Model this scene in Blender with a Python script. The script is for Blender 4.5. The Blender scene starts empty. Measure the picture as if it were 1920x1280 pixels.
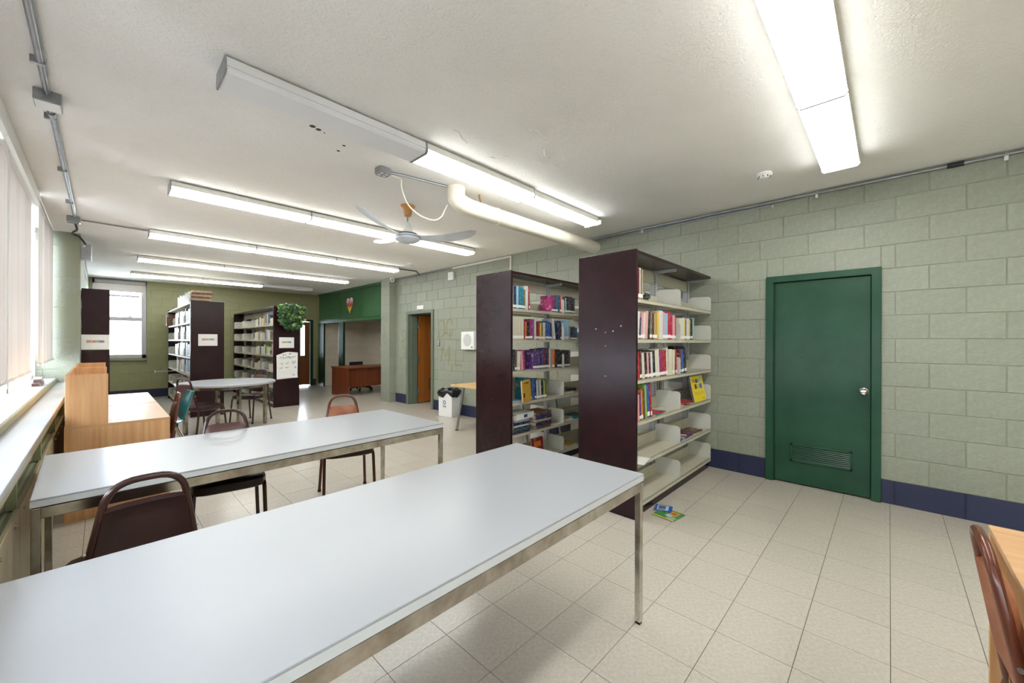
import bpy, bmesh, math, random
from mathutils import Vector, Matrix
random.seed(7)
PI = math.pi
scene = bpy.context.scene
C = scene.collection

# ------------------------------------------------------------------ camera, sky, exposure
H = 2.834                      # ceiling height
XR = 4.711                     # room face of the right wall
YB = 13.1                      # back wall
CAM_H, YAW, PITCH, ROLL, FPX = 1.39454, 0.80693, -0.000444, 0.002445, 738.75
def cam_axes():
    s, c = math.sin(YAW), math.cos(YAW)
    r = Vector((c, -s, 0)); f = Vector((s, c, 0)); u = Vector((0, 0, 1))
    f, u = f*math.cos(PITCH) + u*math.sin(PITCH), u*math.cos(PITCH) - f*math.sin(PITCH)
    return r*math.cos(ROLL) + u*math.sin(ROLL), u*math.cos(ROLL) - r*math.sin(ROLL), f
CR, CU, CF = cam_axes()
CO = Vector((0, 0, CAM_H))
cam = bpy.data.objects.new('camera', bpy.data.cameras.new('camera'))
C.objects.link(cam)
m = Matrix.Identity(4)
for i in range(3):
    m[i][0], m[i][1], m[i][2], m[i][3] = CR[i], CU[i], -CF[i], CO[i]
cam.matrix_world = m
cam.data.sensor_width = 36.0
cam.data.lens = 36.0*FPX/1920.0
cam.data.clip_start = 0.02
scene.camera = cam

SKY = 6.8                      # overcast daylight outside the windows
LAMP = 5.5                     # radiance of the lit fluorescent diffusers
world = bpy.data.worlds.new('overcast_sky'); scene.world = world
world.use_nodes = True
bg = world.node_tree.nodes['Background']
bg.inputs['Color'].default_value = (0.78, 0.89, 1.0, 1)
bg.inputs['Strength'].default_value = SKY
scene.view_settings.view_transform = 'Standard'
scene.view_settings.look = 'None'
scene.view_settings.gamma = 1.0
scene.view_settings.use_curve_mapping = False
scene.view_settings.exposure = 1.88
scene.cycles.use_denoising = True
scene.cycles.use_light_tree = False
scene.cycles.max_bounces = 6
scene.cycles.diffuse_bounces = 4
scene.cycles.glossy_bounces = 3
scene.cycles.use_adaptive_sampling = True
scene.cycles.adaptive_threshold = 0.025
scene.cycles.transparent_max_bounces = 8
scene.cycles.sample_clamp_indirect = 6.0

def project(p):
    d = Vector(p) - CO
    z = d.dot(CF)
    if z < 0.05: return None
    return 960 + FPX*d.dot(CR)/z, 640 - FPX*d.dot(CU)/z, z

# ------------------------------------------------------------------ materials
def lin(c):
    return tuple(((v/255)/12.92 if v/255 <= 0.04045 else ((v/255 + 0.055)/1.055)**2.4) for v in c)
def mat(name, rgb, rough=0.5, metal=0.0, var=0.0, vscale=4.0, vstretch=(1, 1, 1), bump=0.0, bscale=80.0,
        rgb2=None, spec=0.5, coat=0.0, rand=0.0, emit=0.0, bstretch=(1, 1, 1), bdist=0.004):
    """procedural material: base colour mixed with rgb2 (or a darker tone) by stretched noise, optional bump"""
    mt = bpy.data.materials.new(name); mt.use_nodes = True
    nt = mt.node_tree; b = nt.nodes['Principled BSDF']
    col = lin(rgb) + (1,)
    b.inputs['Base Color'].default_value = col
    b.inputs['Roughness'].default_value = rough
    b.inputs['Metallic'].default_value = metal
    b.inputs['Specular IOR Level'].default_value = spec
    b.inputs['Coat Weight'].default_value = coat
    mt.diffuse_color = col
    tc = None
    if var > 0 or bump > 0 or rgb2:
        tc = nt.nodes.new('ShaderNodeTexCoord')
    if var > 0 or rgb2:
        mp = nt.nodes.new('ShaderNodeMapping'); mp.inputs['Scale'].default_value = vstretch
        nt.links.new(tc.outputs['Object'], mp.inputs['Vector'])
        nz = nt.nodes.new('ShaderNodeTexNoise'); nz.inputs['Scale'].default_value = vscale
        nz.inputs['Detail'].default_value = 5; nz.inputs['Roughness'].default_value = 0.6
        nt.links.new(mp.outputs['Vector'], nz.inputs['Vector'])
        rp = nt.nodes.new('ShaderNodeValToRGB')
        rp.color_ramp.elements[0].position = 0.36; rp.color_ramp.elements[1].position = 0.66
        c2 = lin(rgb2) if rgb2 else tuple(v*(1 - var) for v in col[:3])
        rp.color_ramp.elements[0].color = tuple(c2) + (1,)
        rp.color_ramp.elements[1].color = col
        nt.links.new(nz.outputs['Fac'], rp.inputs['Fac'])
        out = rp.outputs['Color']
        if rand > 0:
            oi = nt.nodes.new('ShaderNodeObjectInfo')
            hs = nt.nodes.new('ShaderNodeHueSaturation')
            mr = nt.nodes.new('ShaderNodeMapRange')
            mr.inputs['To Min'].default_value = 1 - rand; mr.inputs['To Max'].default_value = 1 + rand
            nt.links.new(oi.outputs['Random'], mr.inputs['Value'])
            nt.links.new(mr.outputs['Result'], hs.inputs['Value'])
            nt.links.new(out, hs.inputs['Color']); out = hs.outputs['Color']
        nt.links.new(out, b.inputs['Base Color'])
    if bump > 0:
        mp = nt.nodes.new('ShaderNodeMapping'); mp.inputs['Scale'].default_value = bstretch
        nt.links.new(tc.outputs['Object'], mp.inputs['Vector'])
        n2 = nt.nodes.new('ShaderNodeTexNoise'); n2.inputs['Scale'].default_value = bscale
        n2.inputs['Detail'].default_value = 3
        nt.links.new(mp.outputs['Vector'], n2.inputs['Vector'])
        bp = nt.nodes.new('ShaderNodeBump'); bp.inputs['Strength'].default_value = bump
        bp.inputs['Distance'].default_value = bdist
        nt.links.new(n2.outputs['Fac'], bp.inputs['Height'])
        nt.links.new(bp.outputs['Normal'], b.inputs['Normal'])
    if emit > 0:
        b.inputs['Emission Color'].default_value = col
        b.inputs['Emission Strength'].default_value = emit
    return mt

def wood(name, rgb, rgb2, axis='z', rough=0.4, scale=14.0):
    st = {'z': (1, 1, 0.04), 'x': (0.04, 1, 1), 'y': (1, 0.04, 1)}[axis]
    return mat(name, rgb, rough, var=0.3, vscale=scale*2, vstretch=st, rgb2=rgb2)

M = {}
M['floor_tile'] = mat('vinyl_tile', (195, 187, 175), 0.2, var=0.2, vscale=60, rgb2=(182, 173, 160), rand=0.02)
M['floor_gap'] = mat('tile_joint', (48, 44, 40), 0.8)
M['ceiling'] = mat('stippled_plaster', (248, 245, 240), 1.0, var=0.05, vscale=1.3, bump=0.8, bscale=75, bdist=0.007, spec=0.05)
M['block'] = mat('painted_block_green', (153, 157, 141), 0.42, var=0.12, vscale=30, bump=0.9, bscale=85, rand=0.03)
M['block_lamp_tint'] = mat('painted_block_lamp_tint', (156, 154, 112), 0.42, var=0.08, vscale=5, bump=0.5, bscale=55, rand=0.03)  # same green block paint, warm fluorescent tint put into the colour
M['mortar'] = mat('painted_joint_green', (146, 150, 130), 0.6)
M['navy'] = mat('navy_base_paint', (42, 48, 78), 0.35, var=0.12, vscale=6, bump=0.35, bscale=55, rand=0.05)
M['navy_mortar'] = mat('navy_joint', (34, 38, 60), 0.6)
M['cream_block'] = mat('cream_painted_block', (236, 226, 208), 0.55, var=0.08, vscale=4, bump=0.4, bscale=55, rand=0.03)
M['cream_mortar'] = mat('cream_joint', (218, 208, 190), 0.6)
M['plain_wall'] = mat('painted_wall', (180, 187, 164), 0.5, var=0.06, vscale=3, bump=0.3, bscale=60)
M['green_door'] = mat('green_door_paint', (32, 70, 49), 0.3, var=0.25, vscale=3, rgb2=(42, 82, 60), bump=0.1, bscale=8, spec=0.3)
M['green_cab'] = mat('green_cabinet_paint', (50, 98, 58), 0.3, var=0.2, vscale=4, bump=0.06, bscale=10)
M['green_trim'] = mat('dark_green_trim', (30, 60, 40), 0.4, var=0.15, vscale=5, spec=0.2)
M['grey_trim'] = mat('grey_green_frame', (112, 122, 106), 0.4, var=0.1, vscale=5)
M['orange_door'] = wood('orange_oak_door', (176, 104, 42), (156, 86, 30), 'z', 0.32, 6)
M['dark_glass'] = mat('dark_wired_glass', (28, 24, 30), 0.1)
M['black'] = mat('black_void', (14, 13, 14), 0.7)
M['blackplastic'] = mat('black_plastic', (20, 19, 22), 0.35)
M['laminate'] = mat('white_laminate', (164, 166, 170), 0.28, var=0.03, vscale=2)
M['edge_band'] = mat('grey_edge_band', (206, 208, 208), 0.4, var=0.05, vscale=8)
M['chrome'] = mat('worn_chrome', (214, 210, 202), 0.16, 1.0, var=0.25, vscale=9, rgb2=(168, 160, 148))
M['steel'] = mat('galvanised_steel', (168, 172, 176), 0.35, 0.9, var=0.2, vscale=12)
M['panel'] = mat('dark_brown_panel', (46, 22, 27), 0.26, var=0.25, vscale=5, rgb2=(38, 18, 22), spec=0.3)
M['shelf_metal'] = mat('putty_shelf_metal', (198, 192, 172), 0.42, var=0.06, vscale=6)
M['plate_metal'] = mat('pale_grey_plate', (206, 205, 196), 0.4, var=0.05, vscale=6)
M['upright'] = mat('grey_upright', (176, 178, 180), 0.4, var=0.1, vscale=10)
M['oak'] = wood('oak_laminate', (219, 172, 124), (200, 148, 98), 'z', 0.38, 16)
M['oak_top'] = wood('oak_laminate_top', (206, 166, 124), (190, 146, 102), 'y', 0.42, 14)
M['mahogany'] = wood('mahogany_laminate', (132, 68, 38), (104, 48, 24), 'z', 0.35, 10)
M['mahogany_top'] = wood('mahogany_top', (140, 78, 50), (116, 58, 34), 'x', 0.35, 10)
M['pine'] = wood('pale_pine', (222, 186, 130), (208, 168, 110), 'y', 0.4, 10)
M['vinyl_dark'] = mat('dark_brown_vinyl', (56, 34, 32), 0.32, var=0.2, vscale=8, bump=0.15, bscale=120)
M['vinyl_brown'] = mat('brown_vinyl', (92, 62, 58), 0.34, var=0.15, vscale=8, bump=0.15, bscale=120)
M['vinyl_tan'] = mat('tan_vinyl', (160, 98, 66), 0.4, var=0.3, vscale=6, rgb2=(126, 70, 46), bump=0.15, bscale=60)
M['frame_brown'] = mat('brown_enamel_tube', (62, 36, 32), 0.24, var=0.1, vscale=10)
M['frame_redbrown'] = mat('red_brown_enamel_tube', (98, 52, 36), 0.22, var=0.15, vscale=10)
M['frame_grey'] = mat('grey_lilac_tube', (120, 112, 118), 0.25)
M['teal'] = mat('teal_plastic', (22, 112, 118), 0.32, var=0.1, vscale=6)
M['white_paint'] = mat('white_enamel', (232, 230, 222), 0.4, var=0.04, vscale=4)
M['white_plastic'] = mat('white_plastic', (236, 236, 234), 0.35)
M['grey_plastic'] = mat('grey_plastic', (198, 198, 196), 0.45)
M['diffuser_off'] = mat('unlit_diffuser', (240, 240, 242), 0.3, bump=0.15, bscale=260, coat=0.2)
M['pipe'] = mat('white_pipe_wrap', (236, 228, 210), 0.5, var=0.08, vscale=4, bump=0.2, bscale=9)
M['cable_white'] = mat('white_cable', (235, 228, 214), 0.5)
M['cable_black'] = mat('black_cable', (40, 40, 42), 0.5)
M['fan_orange'] = mat('amber_plastic', (196, 142, 76), 0.35)
M['fan_white'] = mat('fan_white_metal', (216, 220, 226), 0.3)
M['fan_blue'] = mat('fan_blue_line', (92, 134, 178), 0.4)
M['sill'] = mat('white_sill_paint', (164, 166, 168), 0.3, var=0.08, vscale=5, rgb2=(160, 162, 162))
M['rad_green'] = mat('sage_radiator_paint', (138, 142, 106), 0.4, var=0.12, vscale=6)
M['rad_panel'] = mat('tan_radiator_panel', (168, 156, 124), 0.35, var=0.15, vscale=3)
M['window_frame'] = mat('window_frame_white', (226, 226, 228), 0.4)
M['window_grey'] = mat('window_frame_grey', (190, 186, 188), 0.4)
M['paper'] = mat('white_paper', (238, 236, 230), 0.7, var=0.04, vscale=20)
M['pages'] = mat('paper_pages', (226, 216, 196), 0.8, var=0.1, vscale=60)
M['label_white'] = mat('spine_sticker', (240, 238, 232), 0.6)
M['graffiti'] = mat('faded_marker', (134, 126, 90), 0.6, var=0.2, vscale=10, rgb2=(150, 146, 116))
M['ink'] = mat('blue_ink', (54, 74, 118), 0.6)
M['ink_blue'] = mat('recycling_blue', (44, 90, 150), 0.5)
M['bag'] = mat('black_bin_bag', (18, 18, 22), 0.22, bump=0.4, bscale=30)
M['leaf'] = mat('ivy_leaf', (42, 88, 36), 0.4, var=0.4, vscale=7, rgb2=(18, 48, 20))
M['leaf_highlight'] = mat('ivy_leaf_highlight', (150, 168, 92), 0.4, var=0.2, vscale=9, rgb2=(84, 124, 56))  # highlights on the upper corners put in as paler leaf colour
M['stem'] = mat('ivy_stem', (70, 66, 36), 0.7)
M['asphalt'] = mat('dark_spot', (70, 66, 60), 0.8)
M['rope'] = mat('brown_rope', (176, 120, 66), 0.8)

def emission(name, rgb, strength):
    mt = bpy.data.materials.new(name); mt.use_nodes = True
    nt = mt.node_tree; b = nt.nodes['Principled BSDF']
    b.inputs['Base Color'].default_value = (0.8, 0.8, 0.8, 1)
    b.inputs['Emission Color'].default_value = lin(rgb) + (1,)
    b.inputs['Emission Strength'].default_value = strength
    return mt
M['diffuser_lit'] = emission('lit_diffuser', (246, 249, 246), LAMP)
M['tube_lit'] = emission('lit_tube', (246, 250, 250), LAMP*0.9)

def glass_mat():
    mt = bpy.data.materials.new('window_glass'); mt.use_nodes = True
    nt = mt.node_tree; nt.nodes.clear()
    o = nt.nodes.new('ShaderNodeOutputMaterial'); mx = nt.nodes.new('ShaderNodeMixShader')
    t = nt.nodes.new('ShaderNodeBsdfTransparent'); g = nt.nodes.new('ShaderNodeBsdfGlossy')
    g.inputs['Roughness'].default_value = 0.02
    fr = nt.nodes.new('ShaderNodeFresnel'); fr.inputs['IOR'].default_value = 1.3
    nt.links.new(fr.outputs[0], mx.inputs[0]); nt.links.new(t.outputs[0], mx.inputs[1])
    nt.links.new(g.outputs[0], mx.inputs[2]); nt.links.new(mx.outputs[0], o.inputs[0])
    return mt
M['glass'] = glass_mat()
def blind_mat():
    mt = bpy.data.materials.new('beige_blind_fabric'); mt.use_nodes = True
    nt = mt.node_tree; nt.nodes.clear()
    o = nt.nodes.new('ShaderNodeOutputMaterial'); mx = nt.nodes.new('ShaderNodeMixShader')
    mx.inputs[0].default_value = 0.18
    d = nt.nodes.new('ShaderNodeBsdfDiffuse'); t = nt.nodes.new('ShaderNodeBsdfTranslucent')
    tc = nt.nodes.new('ShaderNodeTexCoord'); mp = nt.nodes.new('ShaderNodeMapping')
    mp.inputs['Scale'].default_value = (1, 2.2, 0.15)
    nz = nt.nodes.new('ShaderNodeTexNoise'); nz.inputs['Scale'].default_value = 2.0
    rp = nt.nodes.new('ShaderNodeValToRGB')
    rp.color_ramp.elements[0].position = 0.35; rp.color_ramp.elements[1].position = 0.65
    rp.color_ramp.elements[0].color = lin((212, 205, 201)) + (1,)
    rp.color_ramp.elements[1].color = lin((222, 216, 212)) + (1,)
    nt.links.new(tc.outputs['Object'], mp.inputs[0]); nt.links.new(mp.outputs[0], nz.inputs['Vector'])
    nt.links.new(nz.outputs['Fac'], rp.inputs[0])
    nt.links.new(rp.outputs[0], d.inputs[0]); nt.links.new(rp.outputs[0], t.inputs[0])
    nt.links.new(d.outputs[0], mx.inputs[1]); nt.links.new(t.outputs[0], mx.inputs[2])
    nt.links.new(mx.outputs[0], o.inputs[0])
    return mt
M['blind'] = blind_mat()
def grille_mat():
    mt = bpy.data.materials.new('perforated_sheet'); mt.use_nodes = True
    nt = mt.node_tree; b = nt.nodes['Principled BSDF']
    b.inputs['Roughness'].default_value = 0.5
    tc = nt.nodes.new('ShaderNodeTexCoord'); v = nt.nodes.new('ShaderNodeTexVoronoi')
    v.inputs['Scale'].default_value = 48; v.inputs['Randomness'].default_value = 0.0
    rp = nt.nodes.new('ShaderNodeValToRGB'); rp.color_ramp.interpolation = 'CONSTANT'
    rp.color_ramp.elements[0].color = lin((24, 26, 18)) + (1,); rp.color_ramp.elements[1].position = 0.40
    rp.color_ramp.elements[1].color = lin((150, 152, 120)) + (1,)
    nt.links.new(tc.outputs['Object'], v.inputs['Vector']); nt.links.new(v.outputs['Distance'], rp.inputs[0])
    nt.links.new(rp.outputs[0], b.inputs['Base Color'])
    return mt
M['grille'] = grille_mat()
def book_mat():
    """cover colour from the object's own colour; printed title patch in a lighter or darker tone"""
    mt = bpy.data.materials.new('book_cover'); mt.use_nodes = True
    nt = mt.node_tree; b = nt.nodes['Principled BSDF']; b.inputs['Roughness'].default_value = 0.5
    oi = nt.nodes.new('ShaderNodeObjectInfo'); tc = nt.nodes.new('ShaderNodeTexCoord')
    ad = nt.nodes.new('ShaderNodeVectorMath'); ad.operation = 'ADD'
    cb = nt.nodes.new('ShaderNodeCombineXYZ')
    ml = nt.nodes.new('ShaderNodeMath'); ml.operation = 'MULTIPLY'; ml.inputs[1].default_value = 40
    nt.links.new(oi.outputs['Random'], ml.inputs[0]); nt.links.new(ml.outputs[0], cb.inputs[0])
    nt.links.new(tc.outputs['Object'], ad.inputs[0]); nt.links.new(cb.outputs[0], ad.inputs[1])
    nz = nt.nodes.new('ShaderNodeTexNoise'); nz.inputs['Scale'].default_value = 5.5; nz.inputs['Detail'].default_value = 4
    nt.links.new(ad.outputs[0], nz.inputs['Vector'])
    rp = nt.nodes.new('ShaderNodeValToRGB'); rp.color_ramp.elements[0].position = 0.56; rp.color_ramp.elements[1].position = 0.62
    nt.links.new(nz.outputs['Fac'], rp.inputs[0])
    m2 = nt.nodes.new('ShaderNodeMath'); m2.operation = 'MULTIPLY'; m2.inputs[1].default_value = 0.5
    nt.links.new(rp.outputs[0], m2.inputs[0])
    mx = nt.nodes.new('ShaderNodeMixRGB'); mx.inputs[2].default_value = (0.55, 0.52, 0.48, 1)
    nt.links.new(m2.outputs[0], mx.inputs[0]); nt.links.new(oi.outputs['Color'], mx.inputs[1])
    nt.links.new(mx.outputs[0], b.inputs['Base Color'])
    return mt
M['cover'] = book_mat()

# ------------------------------------------------------------------ mesh helpers
class MB:
    def __init__(s): s.v = []; s.f = []
    def box(s, x0, x1, y0, y1, z0, z1):
        n = len(s.v)
        s.v += [(x0,y0,z0),(x1,y0,z0),(x1,y1,z0),(x0,y1,z0),(x0,y0,z1),(x1,y0,z1),(x1,y1,z1),(x0,y1,z1)]
        s.f += [tuple(n+i for i in q) for q in ((0,3,2,1),(4,5,6,7),(0,1,5,4),(1,2,6,5),(2,3,7,6),(3,0,4,7))]
        return s
    def prism(s, pts, a, b, axis='y'):
        """extrude a 2-D outline (counter-clockwise) between a and b along axis"""
        n = len(s.v); k = len(pts)
        def put(p, t): return {'y': (p[0], t, p[1]), 'x': (t, p[0], p[1]), 'z': (p[0], p[1], t)}[axis]
        s.v += [put(p, a) for p in pts] + [put(p, b) for p in pts]
        s.f.append(tuple(n+i for i in range(k))); s.f.append(tuple(n+k+i for i in reversed(range(k))))
        for i in range(k):
            j = (i+1) % k
            s.f.append((n+j, n+i, n+k+i, n+k+j))
        return s
    def tube(s, pts, r, seg=10, cap=True, rs=None):
        P = [Vector(p) for p in pts]; n = len(s.v); up = None
        for i, p in enumerate(P):
            t = (P[min(i+1, len(P)-1)] - P[max(i-1, 0)])
            t = t.normalized() if t.length > 1e-9 else Vector((0,0,1))
            if up is None:
                up = Vector((0,0,1)) if abs(t.z) < 0.9 else Vector((1,0,0))
            a = t.cross(up)
            a = a.normalized() if a.length > 1e-6 else Vector((1,0,0))
            b = a.cross(t).normalized(); up = b
            rr = rs[i] if rs else r
            for k in range(seg):
                w = 2*PI*k/seg
                s.v.append(tuple(p + a*math.cos(w)*rr + b*math.sin(w)*rr))
        for i in range(len(P)-1):
            for k in range(seg):
                k2 = (k+1) % seg
                s.f.append((n+i*seg+k, n+i*seg+k2, n+(i+1)*seg+k2, n+(i+1)*seg+k))
        if cap:
            s.f.append(tuple(n+k for k in reversed(range(seg))))
            s.f.append(tuple(n+(len(P)-1)*seg+k for k in range(seg)))
        return s
    def lathe(s, prof, cx=0, cy=0, seg=24):
        """profile of (radius, z) turned about a vertical axis"""
        n = len(s.v); k = len(prof)
        for r, z in prof:
            for i in range(seg):
                w = 2*PI*i/seg
                s.v.append((cx + r*math.cos(w), cy + r*math.sin(w), z))
        for j in range(k-1):
            for i in range(seg):
                i2 = (i+1) % seg
                s.f.append((n+j*seg+i, n+j*seg+i2, n+(j+1)*seg+i2, n+(j+1)*seg+i))
        s.f.append(tuple(n+i for i in reversed(range(seg))))
        s.f.append(tuple(n+(k-1)*seg+i for i in range(seg)))
        return s
    def grid(s, rows):
        n = len(s.v); w = len(rows[0])
        for r in rows: s.v += [tuple(p) for p in r]
        for i in range(len(rows)-1):
            for j in range(w-1):
                s.f.append((n+i*w+j, n+i*w+j+1, n+(i+1)*w+j+1, n+(i+1)*w+j))
        return s
    def mesh(s, name, material, bevel=0.0, bseg=2, smooth=False, solid=0.0):
        me = bpy.data.meshes.new(name); me.from_pydata(s.v, [], s.f); me.update()
        bm = bmesh.new(); bm.from_mesh(me)
        bmesh.ops.recalc_face_normals(bm, faces=bm.faces)
        if solid:
            bmesh.ops.solidify(bm, geom=bm.faces[:], thickness=solid)
            bmesh.ops.recalc_face_normals(bm, faces=bm.faces)
        if bevel:
            es = [e for e in bm.edges if len(e.link_faces) == 2 and e.calc_face_angle(0) > 0.6]
            bmesh.ops.bevel(bm, geom=es, offset=bevel, segments=bseg, profile=0.5, affect='EDGES', clamp_overlap=True)
        bm.to_mesh(me); bm.free()
        if smooth:
            for p in me.polygons: p.use_smooth = True
            try: me.set_sharp_from_angle(angle=0.7)
            except Exception: pass
        for mm in (material if isinstance(material, (list, tuple)) else [material]): me.materials.append(mm)
        return me
    def build(s, name, material, parent=None, **k):
        return link(name, s.mesh(name, material, **k), parent)

def link(name, me, parent=None, loc=None, rot=None):
    o = bpy.data.objects.new(name, me); C.objects.link(o)
    if parent is not None: o.parent = parent
    if loc is not None: o.location = loc
    if rot is not None: o.rotation_euler = rot
    return o
def empty(name, loc=(0,0,0), rz=0.0):
    o = bpy.data.objects.new(name, None); C.objects.link(o)
    o.empty_display_size = 0.1; o.location = loc; o.rotation_euler = (0, 0, rz)
    return o
def tag(o, label, cat, group=None, kind=None):
    o['label'] = label; o['category'] = cat
    if group: o['group'] = group
    if kind: o['kind'] = kind
    return o
def structure(o, label=None, cat=None):
    o['kind'] = 'structure'
    if label: o['label'] = label
    if cat: o['category'] = cat
    return o
def B(x0, x1, y0, y1, z0, z1): return MB().box(x0, x1, y0, y1, z0, z1)
def fillet(pts, rad, n=5):
    """round the inner corners of an open polyline"""
    P = [Vector(p) for p in pts]; out = [P[0]]
    for i in range(1, len(P)-1):
        a, b, c = P[i-1], P[i], P[i+1]
        d1 = min(rad, (a-b).length*0.49); d2 = min(rad, (c-b).length*0.49)
        s, e = b + (a-b).normalized()*d1, b + (c-b).normalized()*d2
        for k in range(n+1):
            t = k/n
            out.append(s*(1-t)**2 + b*2*t*(1-t) + e*t*t)
    out.append(P[-1])
    return out
ORD = ['first','second','third','fourth','fifth','sixth','seventh','eighth','ninth','tenth','eleventh','twelfth',
       'thirteenth','fourteenth','fifteenth','sixteenth','seventeenth','eighteenth','nineteenth','twentieth',
       '21st','22nd','23rd','24th','25th','26th','27th','28th','29th','30th','31st','32nd','33rd','34th','35th']
_text = {}
def text_mesh(body, size, material):
    cu = bpy.data.curves.new('lettering', 'FONT'); cu.body = body; cu.size = size
    cu.align_x = 'CENTER'; cu.align_y = 'CENTER'; cu.extrude = 0.0006; cu.offset = size*0.03
    o = bpy.data.objects.new('lettering', cu); C.objects.link(o)
    dg = bpy.context.evaluated_depsgraph_get()
    me = bpy.data.meshes.new_from_object(o.evaluated_get(dg))
    bpy.data.objects.remove(o); bpy.data.curves.remove(cu)
    me.materials.clear(); me.materials.append(material)
    return me

# ------------------------------------------------------------------ floor and ceiling
T = 0.3048
floor = structure(B(-0.7, 6.3, -3.3, YB+0.2, -0.12, -0.002).build('floor', M['floor_gap']),
                  'beige vinyl tile floor with thin dark joints', 'floor')
def pick(cands, n):
    """split candidates (centre, area, normal, payload) into the n that show largest in view and the rest"""
    sc = []
    for c in cands:
        p = project(c[0]); s = 0
        if p and -60 < p[0] < 1980 and -60 < p[1] < 1340:
            d = Vector(c[0]) - CO
            s = c[1]*abs(d.normalized().dot(Vector(c[2])))/d.length_squared
        sc.append((s, c))
    sc.sort(key=lambda t: -t[0])
    near = [c for s, c in sc[:n] if s > 0]
    return near, [c for s, c in sc if s <= 0] + [c for s, c in sc[n:] if s > 0]
x_org, y_org = 1.444, 1.2127
cands = []
for i in range(-8, 17):
    for j in range(-15, 41):
        x0 = x_org + i*T; y0 = y_org + j*T
        xa, xb, ya, yb = max(x0, -0.62), min(x0+T, 6.2), max(y0, -3.2), min(y0+T, YB)
        if xb - xa < 0.02 or yb - ya < 0.02: continue
        cands.append((((xa+xb)/2, (ya+yb)/2, 0), (xb-xa)*(yb-ya), (0,0,1), (xa, xb, ya, yb)))
near, rest = pick(cands, 300)
g = 0.0012
cache = {}
for c in near:
    xa, xb, ya, yb = c[3]; w, d = round(xb-xa, 4), round(yb-ya, 4)
    if (w, d) not in cache:
        cache[(w, d)] = B(-w/2+g, w/2-g, -d/2+g, d/2-g, -0.004, 0).mesh('floor_tile', M['floor_tile'])
    link('floor_tile', cache[(w, d)], floor, ((xa+xb)/2, (ya+yb)/2, random.uniform(-0.0002, 0.0002)))
mb = MB()
for c in rest:
    xa, xb, ya, yb = c[3]; mb.box(xa+g, xb-g, ya+g, yb-g, -0.004, 0)
o = mb.build('distant_floor_tiles', M['floor_tile'], floor); o['kind'] = 'stuff'

ceil = structure(B(-0.7, 6.3, -3.3, YB+0.2, H, H+0.12).build('ceiling', M['ceiling']), 'off white stippled plaster ceiling', 'ceiling')
for (x, y, r) in ((0.982,2.80,.02),(1.025,2.814,.018),(1.0,2.77,.012),(1.244,3.02,.012),(1.239,2.908,.012),(1.07,2.83,.006)):
    MB().lathe([(r*0.8, H-0.0015), (r, H)], x, y, 10).build('ceiling_hole', M['asphalt'], ceil)
# flaking plaster patches
for (x, y) in ((1.75,2.18),(1.9,2.05),(2.15,2.2),(2.35,1.9),(2.5,2.0),(2.05,1.75)):
    k = MB(); a = random.uniform(0, PI); rows = []
    for i in range(7):
        t = i/6 - 0.5
        w = 0.012*(1 - abs(t)*1.6) + 0.003
        px, py = x + t*0.2*math.cos(a) + 0.012*math.sin(i*2.1), y + t*0.2*math.sin(a) + 0.012*math.cos(i*1.7)
        rows.append([(px - w*math.sin(a), py + w*math.cos(a), H-0.001), (px, py, H-0.006), (px + w*math.sin(a), py - w*math.cos(a), H-0.001)])
    k.grid(rows).build('plaster_flake', M['ceiling'], ceil)

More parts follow.
